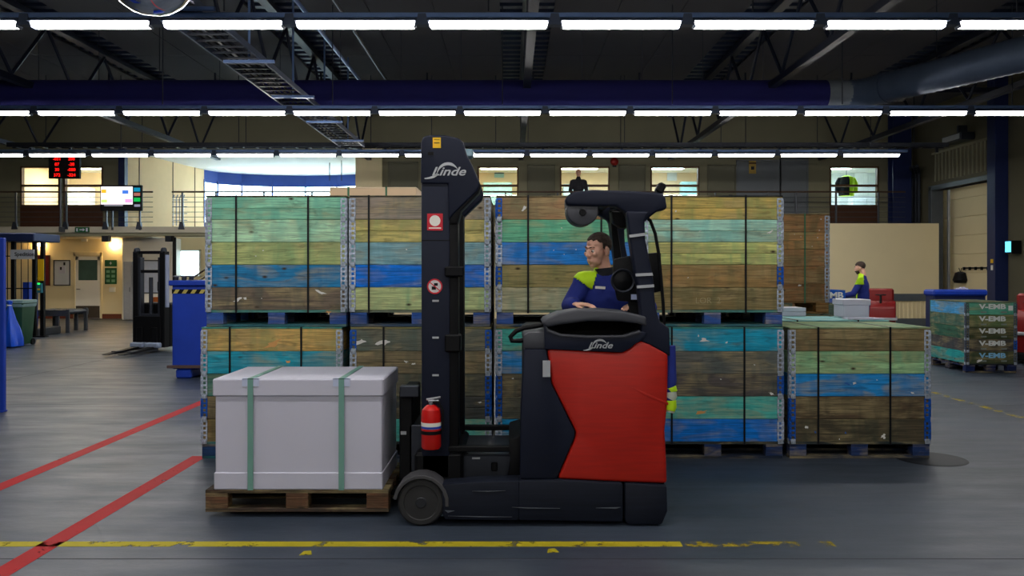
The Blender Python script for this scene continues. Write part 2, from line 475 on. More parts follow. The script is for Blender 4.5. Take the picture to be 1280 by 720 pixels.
for i, tx in enumerate(TX):
    t = thing('roof_truss', 'dark blue steel lattice ' + WHERE[i], 'truss', (tx, 8, ZC), group='lattice trusses under the roof')
    bx('top_chord', -.09, .09, -15, 17.9, -.12, .0, M_truss, t)
    bx('bottom_chord', -.07, .07, -15, 17.9, -1.45, -1.33, M_truss, t)
    step = 1.15; y = -2.0; up = True; k = 0
    while y + step < 17.9:
        z0, z1 = (-1.33, -.12) if up else (-.12, -1.33)
        obj('diagonal', cached(('dg', up), lambda: G().tube([(0, -step / 2, z0 + .03 * (1 if up else -1)), (0, step / 2, z1)], .034, 6).mesh()), M_truss, t, (0, y + step / 2, 0))
        y += step; up = not up; k += 1
# transverse beam over the third row of lamps
tb = thing('cross_beam', 'dark steel beam crossing the hall just under the roof behind the fabric duct', 'beam', (-3, 20.6, 6.05))
obj('beam', G().box(-16, 15.2, -.05, .05, -.03, .03).box(-16, 15.2, -.1, .1, .03, .06).box(-16, 15.2, -.1, .1, -.06, -.03), M_truss, tb)
for k in range(11): bx('hanger', -14.7 + 2.6 * k, -14.66 + 2.6 * k, -.02, .02, .06, .44, M_truss, tb, 0)

# ---- walls
def wall_with_holes(x0, x1, z0, z1, holes, y0, y1):
    g = G(); xs = x0
    for (a, b2, c, d) in sorted(holes):
        if a > xs: g.box(xs, a, y0, y1, z0, z1)
        if c > z0: g.box(a, b2, y0, y1, z0, c)
        if d < z1: g.box(a, b2, y0, y1, d, z1)
        xs = b2
    if xs < x1: g.box(xs, x1, y0, y1, z0, z1)
    return g
SB = F / YB
WZ0, WZ1, WZT = ZZ(258, YB), ZZ(208, YB), ZZ(232, YB)
wins = [(26, 75, 'left'), (80, 129, 'left'), (597, 648, 'mid'), (700, 762, 'mid'), (813, 874, 'mid'), (1037, 1098, 'right')]
holes = [(XX(a, YB), XX(b2, YB), WZ0, WZ1) for a, b2, _ in wins] + [(XX(156, YB), XX(446, YB), 2.92, 5.38)]
struct('wall_back', wall_with_holes(XL, XR, 2.7, ZC + .1, holes, YB, YB + .2), M_olive)
for k, (a, b2, _) in enumerate(wins):
    x0, x1 = XX(a, YB), XX(b2, YB); c = (x0 + x1) / 2; w = (x1 - x0) / 2
    g = G(); t = .045
    for q in ((-w, -w + t, WZ0, WZ1), (w - t, w, WZ0, WZ1), (-w, w, WZ1 - t, WZ1), (-w, w, WZ0, WZ0 + t), (-w, w, WZT - t * .7, WZT + t * .7)):
        g.box(q[0], q[1], -.03, .12, q[2], q[3], .004)
    wn = obj('window_%d' % (k + 1), g, M_frame, None, (c, YB, 0)); wn['kind'] = 'structure'
    for z0, z1 in ((WZ0 + t, WZT - t * .7), (WZT + t * .7, WZ1 - t)): bx('pane', -w + t, w - t, .05, .058, z0, z1, GLASS, wn, 0)
    if _ != 'mid': bx('apron_panel', -w, w, -.04, -.01, 2.93, WZ0, M_brown, wn)
struct('wall_left', G().box(XL - .2, XL, YF, 29.2, 0, ZC + .1), M_olive)
struct('wall_front', G().box(XL, XR, YF - .2, YF, 0, ZC + .1), M_olive)
# right wall with the doorway
DY0, DY1, DZ = 21.45, 24.75, 4.0
g = G().box(XR, XR + .25, YF, DY0, 0, ZC + .1).box(XR, XR + .25, DY1, YB + .2, 0, ZC + .1).box(XR, XR + .25, DY0, DY1, DZ, ZC + .1)
wr = struct('wall_right', g, pm('wall_olive_dimmed', (96, 92, 72), .8, var=.1, scale=1.5))  # olive darkened in the colour to imitate dimming at the right edge
for k in range(16): bx('cladding_rib', XR - .03, XR + .01, DY0 + .1 + k * .2, DY0 + .16 + k * .2, 4.25, 5.05, M_olive, wr, .005)
bx('cladding_rail', XR - .045, XR + .01, DY0, DY1, 5.05, 5.11, M_olive, wr, .004)
d1 = struct('door_1', G().box(XR - .06, XR + .3, DY1 - .02, DY1 + .16, 0, DZ + .12, .01).box(XR - .06, XR + .3, DY0 - .1, DY0 + .02, 0, DZ + .12, .01).box(XR - .06, XR + .3, DY0 - .1, DY1 + .16, DZ, DZ + .14, .01), pm('door_frame_grey', (86, 92, 98), .5, .2))
for k in range(8): bx('door_slat', XR + .52, XR + .56, DY0 - .6, DY1 + 1.6, .005 + k * .53, .53 + k * .53, M_cream, d1, .012)
struct('wall_outer', G().box(XR + .6, XR + .7, DY0 - .8, DY1 + 2.0, 0, ZC).box(XR + .25, XR + .6, DY1 + .9, DY1 + 1.0, 0, ZC).box(XR + .25, XR + .6, DY0 - .8, DY0 - .7, 0, ZC), M_cream)
bx('track', XR + .30, XR + .36, DY1 - .3, DY1 - .22, 0, DZ, M_steel, d1)
bx('warning_label', XR - .07, XR - .058, DY1 + .0, DY1 + .13, 1.9, 2.15, M_yel, d1, 0)
# tools on the hook rail by the doorway
tr = thing('tool_rail', 'dark tool rail with hooks on the cream surface inside the doorway', 'tool rail', (XR + .50, 23.0, 1.72))
bx('rail', -.01, .01, -1.0, 1.0, -.02, .02, M_black, tr)
for k in range(7): bx('hook', -.05, .0, -.9 + k * .3, -.84 + k * .3, -.06, .03, M_black, tr)
hb = obj('hanging_bag', G().tube([(0, 0, 0), (0, .08, -.12), (0, .16, 0)], .012, 6).lathe([(.05, -.10), (.14, -.14), (.2, -.34), (.16, -.42), (.02, -.43)], (0, .08, 0), 12), M_black, None, (XR + .40, 23.9, 1.72))
tag(hb, 'black bag hanging from the tool rail inside the doorway', 'bag')

# ---- lower walls under the mezzanine
YD = 29.0
struct('wall_lower', wall_with_holes(XL, XR, 0, 2.8, [(XX(218, YD), XX(250, YD), ZZ(345, YD), ZZ(313, YD))], YD, YD + .2), M_cream)
w7 = struct('window_7', G().box(XX(217, YD), XX(219, YD), YD - .03, YD + .1, ZZ(346, YD), ZZ(312, YD)).box(XX(249, YD), XX(251, YD), YD - .03, YD + .1, ZZ(346, YD), ZZ(312, YD)).box(XX(217, YD), XX(251, YD), YD - .03, YD + .1, ZZ(314, YD), ZZ(312, YD)).box(XX(217, YD), XX(251, YD), YD - .03, YD + .1, ZZ(346, YD), ZZ(344, YD)), M_white)
bx('pane', XX(219, YD), XX(249, YD), YD + .05, YD + .06, ZZ(344, YD), ZZ(314, YD), GLASS, w7, 0)
struct('wall_stair', G().box(XX(153, 28.3), XX(216, 28.3), 28.3, YD, 0, 2.75), M_white)
bx('baseboard_back', XX(-20, YD), XX(152, YD), YD - .03, YD, 0, .16, pm('base_rust', (120, 60, 40), .6), None)['kind'] = 'structure'
# door
D0, D1 = XX(95, YD), XX(126, YD)
door = struct('door_2', G().box(D0 - .06, D0, YD - .06, YD, 0, 2.3, .006).box(D1, D1 + .06, YD - .06, YD, 0, 2.3, .006).box(D0 - .06, D1 + .06, YD - .06, YD, 2.16, 2.3, .006), M_cream)
g = G().box(D0, D1, YD - .04, YD - .005, 0.01, 1.32, .004).box(D0, D0 + .1, YD - .04, YD - .005, 1.32, 2.14, .004).box(D1 - .1, D1, YD - .04, YD - .005, 1.32, 2.14, .004).box(D0, D1, YD - .04, YD - .005, 2.02, 2.14, .004)
obj('leaf', g, M_white, door)
bx('pane', D0 + .1, D1 - .1, YD - .03, YD - .02, 1.32, 2.02, pm('door_glass', (70, 96, 92), .1, var=.4, scale=3), door, 0)
bx('kick_plate', D0 + .02, D1 - .02, YD - .048, YD - .04, .02, .44, pm('kick_plate', (86, 76, 66), .5, .3), door, 0)
obj('handle', G().tube([(D0 + .07, YD - .04, 1.02), (D0 + .07, YD - .09, 1.02), (D0 + .19, YD - .09, 1.02)], .012, 6), M_dsteel, door)

# ---- mezzanine walkway and its railings
ME = 24.5
mez = struct('floor_mezzanine', G().box(XL, XR, ME, YB + .2, 2.75, 2.93, .01).box(XL, XX(156, YB), YB + .2, YD + .9, 2.75, 2.93).box(XX(446, YB), XR + .6, YB + .2, YD + .9, 2.75, 2.93), pm('slab_edge', (186, 178, 158), .7, var=.08, scale=2))
struct('trim_3', G().box(XL, XX(470, ME), ME + .05, ME + .15, 2.665, 2.75), M_olive)  # edge beam lowered and run past the stair to hide the added tubes
for k, (px, lab) in enumerate(((20, 'far left'), (110, 'middle'), (190, 'stair-side'))):  # added tubes, out of sight, to brighten the walls under the walkway
    t = thing('added_walkway_light', lab + ' added tube light hidden under the walkway to brighten the walls there', 'ceiling light', (XX(px, 25.2), 25.2, 2.75), group='added tube lights under the walkway')
    bx('housing', -.6, .6, -.05, .05, -.02, 0, M_white, t); bx('diffuser', -.58, .58, -.04, .04, -.045, -.02, emat('added_walkway_tube', (255, 232, 196), 26), t, .004)
struct('wall_right_lower', G().box(XX(930, ME), XR, ME - .10, ME - .02, 0, 3.02), M_cream)
wl = bpy.data.objects['wall_right_lower']
M_greyrail = pm('wall_guard_rail', (92, 100, 108), .5, .2)
bx('guard_rail', XX(930, ME), XR - .05, ME - .16, ME - .09, ZZ(376, ME), ZZ(367, ME), M_greyrail, wl)
bx('base_rail', XX(930, ME), XR - .05, ME - .16, ME - .09, .0, .26, M_greyrail, wl)
for k in range(44): bx('cladding_rib', XX(932, ME) + k * .12, XX(932, ME) + k * .12 + .05, ME - .125, ME - .09, .26, ZZ(376, ME), M_cream, wl, .006)
def railing(label, x0, x1, y, posts, feet=True):
    t = thing('mezzanine_railing', label, 'railing', (x0, y, 2.93), group='railings along the walkway')
    L_ = x1 - x0
    obj('top_rail', G().tube([(0, 0, 1.02), (L_, 0, 1.02)], .025, 8), M_rail, t)
    for k in range(6): obj('wire', G().tube([(0, .0, .14 + .145 * k), (L_, 0, .14 + .145 * k)], .007, 5), M_post, t)
    for px in posts:
        x = XX(px, y) - x0
        p = bx('post', x - .022, x + .022, -.03, .03, -.0, 1.0, M_post, t)
        if feet: obj('post_foot', cached('pfoot', lambda: G().prism([(-.045, 0), (.045, 0), (.09, -.22), (-.09, -.22)], -.09, -.0, 'Y').mesh()), M_dsteel, p, (0, 0, -.36))
railing('wire railing along the walkway at left under the red number board', XX(-40, ME), XX(190, ME), ME + .06, (-30, 20, 83, 133, 175))
railing('wire railing before the bright curved bay window', XX(214, ME), XX(448, ME), ME + .06, (228, 270, 330, 390, 440))
railing('wire railing along the walkway before the office windows', XX(470, ME), XR - .9, ME + .06, (500, 566, 632, 697, 762, 828, 894, 960, 995, 1045, 1098), False)
gt = thing('railing_gate', 'small tubular steel gate in the walkway railing beside the cream wall', 'gate', (XX(212, ME), ME + .25, 2.93))
for k in range(4): obj('bar', G().tube([(.0 + k * .1, 0, .05), (k * .1, 0, .85), (k * .1 + .04, 0, .95)], .016, 6), M_steel, gt)
for k in range(4): obj('rung', G().tube([(0, 0, .2 + k * .2), (.42, 0, .2 + k * .2)], .01, 6), M_steel, gt)

# ---- offices behind the windows
M_oc = pm('office_wall_peach', (238, 214, 180), .8, var=.04); M_ow = pm('office_wall_white', (232, 236, 238), .8, var=.04); M_teal = pm('teal_cabinet', (158, 206, 212), .5)
def office(n, px0, px1, mat, dy=3.6):
    x0, x1 = XX(px0, YB), XX(px1, YB)
    o = struct('wall_office_%d' % n, G().box(x0, x1, YB + dy, YB + dy + .1, 2.9, 5.1).box(x0 - .1, x0, YB + .2, YB + dy, 2.9, 5.1).box(x1, x1 + .1, YB + .2, YB + dy, 2.9, 5.1), mat)
    struct('ceiling_office_%d' % n, G().box(x0 - .1, x1 + .1, YB + .2, YB + dy + .1, 5.1, 5.2), M_white)
    return x0, x1
LB = emat('office_lamp', (255, 238, 210), 26.0); LBW = emat('office_lamp_cool', (235, 244, 255), 36.0)
def office_lamp(label, x, y, mat, w=1.2):
    t = thing('office_light', label, 'ceiling light', (x, y, 5.1), group='office ceiling lights')
    bx('frame', -w / 2 - .03, w / 2 + .03, -.33, .33, -.06, 0, M_white, t); bx('diffuser', -w / 2, w / 2, -.3, .3, -.075, -.06, mat, t, 0)
o1 = office(1, 10, 142, M_oc); office_lamp('ceiling light in the left office behind the number board', XX(60, YB), YB + 1.7, LB); office_lamp('ceiling light in the left office above the wall screen', XX(114, YB), YB + 1.7, LBW)
o2 = office(2, 560, 920, M_oc)
for nm, px, mt in (('behind the forklift mast', 622, LB), ('above the man on the walkway', 730, LB), ('behind the window right of the man', 845, LBW)):
    office_lamp('ceiling light in the middle office ' + nm, XX(px, YB), YB + 1.7, mt)
o3 = office(3, 1010, 1165, M_ow); office_lamp('ceiling light in the right office with the safety jacket', XX(1068, YB), YB + 1.7, LBW)
def cab(label, px0, px1, y, z0, z1, mat, nm='office_cabinet', cat='cabinet'):
    x0, x1 = XX(px0, y), XX(px1, y)
    t = thing(nm, label, cat, ((x0 + x1) / 2, y, z0)); w = (x1 - x0) / 2; h = z1 - z0
    bx('body', -w, w, 0, .4, 0, h, mat, t, .01); n = max(1, round(w * 2 / .5))
    for k in range(n):
        dd = bx('door', -w + k * 2 * w / n + .01, -w + (k + 1) * 2 * w / n - .01, -.02, 0, .03, h - .03, mat, t, .005)
        bx('handle', w / n - .06, w / n - .045, -.03, -.01, -.06, .06, M_dsteel, dd, 0)
cab('teal cabinet seen through the window behind the mast', 604, 640, 28.9, 2.93, ZZ(228, 28.9), M_teal)
cab('teal cabinet at the right side of the window right of the man', 852, 871, 28.9, 2.93, ZZ(227, 28.9), M_teal)
cab('pale blue cabinet behind the man in the window', 704, 736, 28.9, 2.93, ZZ(230, 28.9), pm('pale_blue', (170, 200, 225), .6))
cab('white shelf unit in the left office behind the number board', 84, 112, 28.9, 2.93, ZZ(234, 28.9), pm('shelf_white', (225, 232, 236), .6))
cab('white low cabinet in the right office', 1066, 1100, 28.6, 2.93, ZZ(247, 28.6), pm('desk_white', (200, 206, 214), .6))
# wall board and picture in offices
for (lab, px0, px1, py0, py1, mt) in (('white notice sheet on the wall of the left office', 40, 50, 218, 230, M_white), ('pale blue notice on the office wall behind the mast', 618, 630, 216, 222, M_teal),
        ('white plan sheet on the wall in the window right of the man', 834, 846, 214, 226, pm('sheet_grey', (205, 215, 225), .7)), ('bright white board in the right office beside the safety jacket', 1068, 1084, 214, 244, pm('board_bright', (245, 248, 250), .5))):
    y = YB + 3.55; o = thing('wall_sheet', lab, 'notice', (XX((px0 + px1) / 2, y), y, ZZ((py0 + py1) / 2, y)))
    w = (XX(px1, y) - XX(px0, y)) / 2; h = (ZZ(py0, y) - ZZ(py1, y)) / 2
    bx('sheet', -w, w, -.01, .02, -h, h, mt, o, 0); bx('edge_strip', -w, w, -.02, -.01, h - .03, h, M_dsteel, o, 0)

# ---- closed doors and panels in the olive wall
M_op = pm('panel_olive', (104, 103, 86), .75, var=.06); M_og = pm('panel_grey', (104, 110, 116), .7, var=.06)
for k, (a, b2, py, mt) in enumerate(((487, 521, 204, M_op), (661, 692, 208, M_op), (775, 805, 208, M_op), (886, 918, 208, M_op), (922, 974, 202, M_og), (976, 1008, 200, M_og))):
    x0, x1 = XX(a, YB), XX(b2, YB); z1 = ZZ(py, YB)
    dd = struct('door_%d' % (k + 3), G().box(x0 - .05, x0, YB - .05, YB, 2.93, z1 + .05, .005).box(x1, x1 + .05, YB - .05, YB, 2.93, z1 + .05, .005).box(x0 - .05, x1 + .05, YB - .05, YB, z1, z1 + .05, .005), mt)
    bx('leaf', x0, x1, YB - .03, YB - .005, 2.95, z1 - .01, mt, dd, .004)
    if k < 4: obj('handle', G().tube([(x1 - .09, YB - .03, 3.98), (x1 - .09, YB - .08, 3.98), (x1 - .2, YB - .08, 3.98)], .012, 6), M_dsteel, dd)
sg = thing('wall_plate', 'small yellow plate on the grey wall panel above the upper crates', 'sign', P(940.5, 209, YB - .04))
bx('plate', -.11, .11, -.02, .0, -.2, .2, pm('plate_ochre', (168, 140, 60), .6), sg); bx('rim', -.11, .11, -.026, -.02, .1, .14, M_brown, sg, 0); bx('dial', -.05, .05, -.03, -.02, -.08, .02, M_dark, sg, 0)
bl = thing('alarm_bell', 'round red alarm bell on the olive wall between the office windows', 'alarm bell', P(768, 202, YB))
obj('dome', G().lathe([(.0, -.11), (.06, -.1), (.11, -.06), (.13, 0)], n=16, axis='Y'), pm('alarm_red', (150, 24, 20), .4), bl); bx('bracket', -.06, .06, -.02, .0, -.17, -.1, M_dark, bl)

# ---- lobby with the curved bay window
LX0, LX1 = XX(156, YB), XX(446, YB)
lobby_l = struct('wall_lobby_left', G().prism([(LX0 - .15, YB + .2), (LX0, YB + .2), (LX0 + .62, 31.0), (LX0 + .47, 31.0)], 2.93, 5.5, 'Z'), pm('lobby_cream', (240, 206, 156), .75, var=.04))
for f in (.13, .55, .86):
    x, y = LX0 + .62 * f, YB + .2 + 4.8 * f; bx('wall_joint', x - .01, x + .012, y - .02, y + .02, 2.93, 5.38, M_brown, lobby_l, 0)
struct('wall_lobby_right', G().box(LX1, LX1 + .15, YB + .2, 31.0, 2.93, 5.5), M_cream)
struct('ceiling_lobby', G().box(LX0 - .2, LX1 + .2, YB + .01, 34.2, 5.38, 5.5), pm('lobby_ceiling', (240, 240, 238), .8, var=.02))
struct('trim_1', G().box(LX1 - .02, XX(478, YB), YB - .12, YB + .05, 2.93, 5.6), M_cream)
struct('trim_2', G().box(XX(150, YB), XX(158, YB), YB - .12, YB + .1, 2.93, 5.6), M_navyblue)
struct('floor_lobby', G().box(LX0 - .2, LX1 + .2, YD + .2, 34.2, 2.75, 2.93), M_white)
NB = 8; ax0, ax1 = LX0 + .62, LX1; cx = (ax0 + ax1) / 2; hw = (ax1 - ax0) / 2
def arc(f): a = PI * (1 - f); return (cx + hw * math.cos(a), 31.0 + 1.9 * math.sin(a))
M_bf = pm('bay_frame_blue', (30, 66, 150), .5, var=.1)
bay = thing('bay_window', 'curved bay window with blue head panels, bright daylight outside', 'window', (cx, 31, 2.93))
def qd(p, q, z0, z1, t):
    d = Vector((q[0] - p[0], q[1] - p[1])); nn = Vector((-d.y, d.x)).normalized() * t
    return G().prism([(p[0] - cx, p[1] - 31), (q[0] - cx, q[1] - 31), (q[0] - cx + nn.x, q[1] - 31 + nn.y), (p[0] - cx + nn.x, p[1] - 31 + nn.y)], z0, z1, 'Z')
for k in range(NB):
    f0, f1 = k / NB, (k + 1) / NB; p, q = arc(f0), arc(f1)
    obj('head_panel', qd(p, q, 2.0, 2.46, .05), M_bf, bay); obj('pane', qd(p, q, .5, 2.0, .01), GLASS, bay)
    obj('sill_panel', qd(p, q, 0, .5, .06), M_bf, bay); obj('transom', qd(p, q, .98, 1.03, .04), M_bf, bay)
    obj('mullion', G().box(p[0] - cx - .025, p[0] - cx + .025, p[1] - 31 - .03, p[1] - 31 + .03, .5, 2.1), M_bf, bay)
for k, (px, d) in enumerate(((412, 29), (427, 28.4))):
    obj('pendant_rod', G().tube([P(px, 226, d), (XX(px, d), d, 5.4)], .014, 6), M_dark, None)
    tag(bpy.data.objects['pendant_rod' if k == 0 else 'pendant_rod.001'], ('left' if k == 0 else 'right') + ' one of two thin rods hanging from the white bay ceiling', 'rod', 'thin rods in the bay')

# ---- wall lights under the walkway
for k, (px, lab) in enumerate(((50, 'warm wall light above the red notice board'), (144, 'warm wall light above the green emergency signs'))):
    t = thing('wall_light', lab, 'wall light', P(px, 306, YD), group='warm lights under the walkway')
    bx('back_plate', -.14, .14, -.03, 0, -.05, .06, M_white, t); bx('diffuser', -.13, .13, -.1, -.03, -.05, .04, emat('warm_lamp', (255, 214, 150), 60), t, .01)

# ---- ceiling lamp rows
lamp_h = G().prism([(-.125, .058), (-.13, .064), (-.05, .105), (.05, .105), (.13, .064), (.125, .058)], -.70, .70, 'X').mesh(); lamp_d = G().prism([(-.69, .058), (.69, .058), (.66, .01), (-.66, .01)], -.06, .06, 'Y').mesh()
lamp_cap = G().prism([(-.012, .075), (.012, .075), (-.02, .0), (-.03, 0)], -.062, .062, 'Y').mesh(); lamp_cap2 = G().prism([(.012, .075), (-.012, .075), (.02, .0), (.03, 0)], -.062, .062, 'Y').mesh()
conn = G().prism([(-.07, .03), (.07, .03), (.045, .16), (-.045, .16)], -.06, .06, 'Y').mesh()
ORD = ['first', 'second', 'third', 'fourth', 'fifth', 'sixth', 'seventh', 'eighth', 'ninth', 'tenth', 'eleventh', 'twelfth', 'thirteenth', 'fourteenth', 'fifteenth', 'sixteenth', 'seventeenth', 'eighteenth', 'nineteenth', 'twentieth', 'twenty-first']
LZ = 4.43
def lamp_row(d, first_px, pitch, n, rowname, over):
    r = thing('lamp_trunking', 'steel-blue rail carrying the %s row of ceiling lamps' % rowname, 'rail', (XX(first_px, d), d, LZ), group='rails of the ceiling lamps')
    bx('rail', -.9, (n - 1) * pitch + .9, -.045, .045, .115, .175, M_trunk, r, .006)
    for k in range(n):
        t = thing('ceiling_light', '%s lamp from the left in the %s row of ceiling lamps' % (ORD[k], rowname), 'ceiling light', (XX(first_px, d) + k * pitch, d, LZ), group='fluorescent lamps in the %s row' % rowname)
        obj('housing', lamp_h, M_hous, t); obj('diffuser', lamp_d, M_lamp, t)
        obj('end_cap', lamp_cap2, M_hous, t, (-.702, 0, 0)); obj('end_cap', lamp_cap, M_hous, t, (.702, 0, 0))
        obj('bracket', conn, M_hous, t, (-pitch / 2 + .0, 0, -.0)) if k else None
        if k % 2 == 0: obj('suspension_rod', cached(('rod', over), lambda: G().tube([(0, 0, .2), (0, 0, over)], .01, 6).mesh()), M_dsteel, t, (.0, 0, 0))
lamp_row(9.74, -50, 1.532, 10, 'nearest visible', 2.0)
lamp_row(15.15, -9, 1.532, 14, 'middle', 2.0)
lamp_row(20.6, -5, 1.532, 15, 'farthest', 2.0)
def hidden_row(d, x0, n, rowname): lamp_row(d, HX + x0 * F / d, 1.532, n, rowname, 2.0)
hidden_row(4.32, -6.9, 8, 'overhead')
hidden_row(-1.1, -6.9, 8, 'camera-side')
hidden_row(-6.5, -6.9, 8, 'added rearmost')  # unseen rear row, added for more frontal light on the crates

# ---- fabric air duct, spiral duct
M_fab = pm('duct_fabric', (16, 16, 88), .85, var=.15, scale=2); M_spi = pm('duct_zinc', (84, 98, 120), .5, .5, var=.2, scale=3)
zd = ZZ(118, 16); 
fd = thing('fabric_duct', 'long dark navy fabric air duct running across the hall', 'air duct', (XX(400, 16), 16, zd))
xa, xb = XX(-60, 16) - XX(400, 16), XX(1034, 16) - XX(400, 16)
prof = []; n = 24
for k in range(n + 1): prof.append((.265 + (.004 if k % 2 else 0), xa + (xb - xa) * k / n))
obj('sleeve', G().lathe(prof, n=28, axis='X'), M_fab, fd)
for k in range(14): obj('hanger', G().tube([(xa + .5 + k * 1.15, 0, .26), (xa + .5 + k * 1.15, 0, ZC - zd)], .006, 5), M_dsteel, fd)
sd = thing('spiral_duct', 'ribbed galvanised spiral duct with an elbow, rising to the upper right', 'air duct', (XX(1035, 16), 16, zd))
L0 = Vector((XX(1035, 16), 16, zd)); 
pts = [(0, 0, 0), (.25, 0, 0), (.42, -.02, 0)]
obj('collar', G().lathe([(.27, -.05), (.27, .42)], n=28, axis='X'), pm('collar_grey', (120, 128, 136), .6, .3), sd)
obj('elbow', G().tube([(.36, 0, 0), (.5, -.03, 0), (.66, -.18, 0), (.78, -.42, 0)], .27, 24), M_spi, sd)
e0 = Vector((.76, -.36, 0)); e1 = Vector((.76 + 1.35 * 2.6, -.36 - 3.05 * 2.6, 0)); rr = []; pp = []; n = 110
for k in range(n + 1):
    pp.append(e0.lerp(e1, k / n)); rr.append(.268 + (.010 if k % 2 else 0))
obj('spiral_pipe', G().tube(pp, rr, 24), M_spi, sd)
for k in (0.02, .36, .70): q = e0.lerp(e1, k); q2 = e0.lerp(e1, k + .012); obj('clamp_band', G().tube([q, q2], .288, 24), M_spi, sd)
for k in (.15, .5, .85): q = e0.lerp(e1, k); obj('hanger', G().tube([(q.x, q.y, .26), (q.x, q.y, ZC - zd)], .008, 5), M_dsteel, sd)

# ---- cable ladder, cable tray, conduits
cl = thing('cable_ladder', 'long galvanised cable ladder running away under the roof at left', 'cable ladder', (-3.86, 4, 4.65))
for s in (-1, 1):
    obj('side_rail', G().box(s * .29 - .015, s * .29 + .015, 5.3, 16.3, -.03, .05), M_hous, cl)
for k in range(36): bx('rung', -.29, .29, 5.5 + k * .3, 5.535 + k * .3, -.02, .005, M_dsteel, cl, 0)
for k in range(5):
    h = obj('hanger', G().tube([(0, 0, -.04), (0, 0, ZC - 4.65)], .018, 6).box(-.36, .36, -.025, .025, -.07, -.03), M_trunk, cl, (.12, 5.55 + k * 2.4, 0))
for k in range(4): obj('cable', G().tube([(-.2 + .09 * k, 5.35 + j * .68, .02 + .01 * random.random()) for j in range(17)], .014, 6), M_black, cl)
ct = thing('cable_tray', 'horizontal cable tray with drop brackets above the farthest row of lamps', 'cable tray', (0, 20.9, 4.72))
for y in (-.12, .12): bx('side_rail', -12.5, 10.8, y - .012, y + .012, -.02, .09, M_dsteel, ct, 0)
for k in range(70): bx('rung', -12.3 + k * .33, -12.26 + k * .33, -.12, .12, -.03, .0, M_dsteel, ct, 0)
for k in range(24): bx('drop_bracket', -12 + k * .98, -11.94 + k * .98, -.03, .03, -.14, -.03, M_dsteel, ct, .003)
for k in range(10): obj('suspension_rod', cached('ctr', lambda: G().tube([(0, 0, 0), (0, 0, 1.78)], .01, 5).mesh()), M_dsteel, ct, (-11.6 + 2.4 * k, 0, 0))
q0, q1 = P(1098, 131, 16.2), P(1282, 74, 12.9)
wt = thing('duct_side_tray', 'narrow steel cable channel running below the spiral duct', 'cable tray', q0)
obj('channel', G().tube([(0, 0, 0), tuple((q1 - q0) * 1.0)], .05, 4), M_dsteel, wt); obj('conduit', G().tube([(0, .1, .1), tuple((q1 - q0) + Vector((0, .1, .1)))], .022, 6), M_dsteel, wt)
for f in (.2, .6, .9): bx('bracket', (q1 - q0).x * f - .03, (q1 - q0).x * f + .03, (q1 - q0).y * f - .08, (q1 - q0).y * f + .12, (q1 - q0).z * f - .06, (q1 - q0).z * f + .16, M_dsteel, wt, .004)
for k, (x, z, nm) in enumerate(((-3.45, 5.95, 'thin ceiling conduit running away beside the cable ladder'), (-2.9, 6.05, 'dark slender ceiling conduit right of the cable ladder'))):
    o = obj('ceiling_conduit', G().tube([(0, -8, 0), (0, 14, 0)], .035, 8), M_dsteel if k else M_trunk, None, (x, 9, z)); tag(o, nm, 'pipe')
# wall pipes and columns
bc = thing('corner_column', 'dark blue steel column in the far right corner of the hall', 'column', (XX(1124, 25.6), 25.6, 0))
obj('flanges', G().box(-.28, .28, -.2, -.17, 0, ZC).box(-.28, .28, .12, .15, 0, ZC), M_navyblue, bc); obj('web', G().box(-.02, .02, -.17, .12, 0, ZC), M_navyblue, bc)
rc = thing('steel_column', 'tall blue steel column beside the doorway at right', 'column', (12.30, 21.15, 0))
obj('flange', G().box(-.24, .09, -.18, -.15, 0, ZC, .004), M_navyblue, rc); obj('flange', G().box(-.24, .09, .15, .18, 0, ZC, .004), M_navyblue, rc); obj('web', G().box(-.24, .09, -.15, .15, 0, ZC), M_navyblue, rc)
bx('switch_box', -.26, -.24, -.1, -.02, 1.65, 1.78, M_white, rc); bx('sign_label', -.255, -.24, -.1, .0, 1.83, 1.93, M_yel, rc, 0); bx('base_plate', -.3, .09, -.24, .24, 0, .03, M_navyblue, rc)
for k in range(3):
    o = obj('wall_pipe', G().tube([(0, 0, 0), (0, 0, 4.4), (-.05, -.1, 4.6), (-.3, -.5, 4.75)], .045, 8), M_dsteel, None, (XR - .12, 25.75 - .2 * k, 0.0))
    tag(o, ORD[k] + ' of three vertical pipes from the far right corner toward the doorway', 'pipe', 'pipes in the right corner')
wu = thing('wall_heater', 'dim fan heater bracketed on the wall above the doorway', 'heater', (XR - .25, 22.9, 5.25))
bx('body', -.18, .2, -.5, .5, -.1, .1, M_dsteel, wu, .02); bx('grille', -.2, -.18, -.44, .44, -.07, .07, M_silver, wu); bx('bracket', .0, .24, -.05, .05, .1, .35, M_dsteel, wu)
cl2 = thing('machine_display', 'small cyan lit display on the dark right wall', 'display', (XR - .2, 20.55, ZZ(309, 20.55)))
bx('case', -.06, .18, -.14, .14, -.16, .16, M_black, cl2); bx('screen', -.07, -.06, -.11, .11, -.12, .14, emat('cyan_screen', (90, 200, 245), 1.6), cl2, 0)
# mirror dome under the roof
md = thing('mirror_dome', 'round convex mirror dome hanging at the top left of the hall', 'mirror', P(189, -22, 8.6))
obj('dome', G().lathe([(.0, -.33), (.1, -.32), (.2, -.285), (.3, -.22), (.37, -.14), (.41, -.05), (.42, 0)], n=36), pm('mirror_chrome', (225, 228, 235), .04, 1.0, var=.02), md)
obj('rim', G().lathe([(.42, -.02), (.44, -.01), (.44, .02), (.42, .03)], n=36, caps=False), M_dark, md); obj('rod', G().tube([(0, 0, 0), (0, 0, 1.9)], .02, 8), M_dsteel, md)

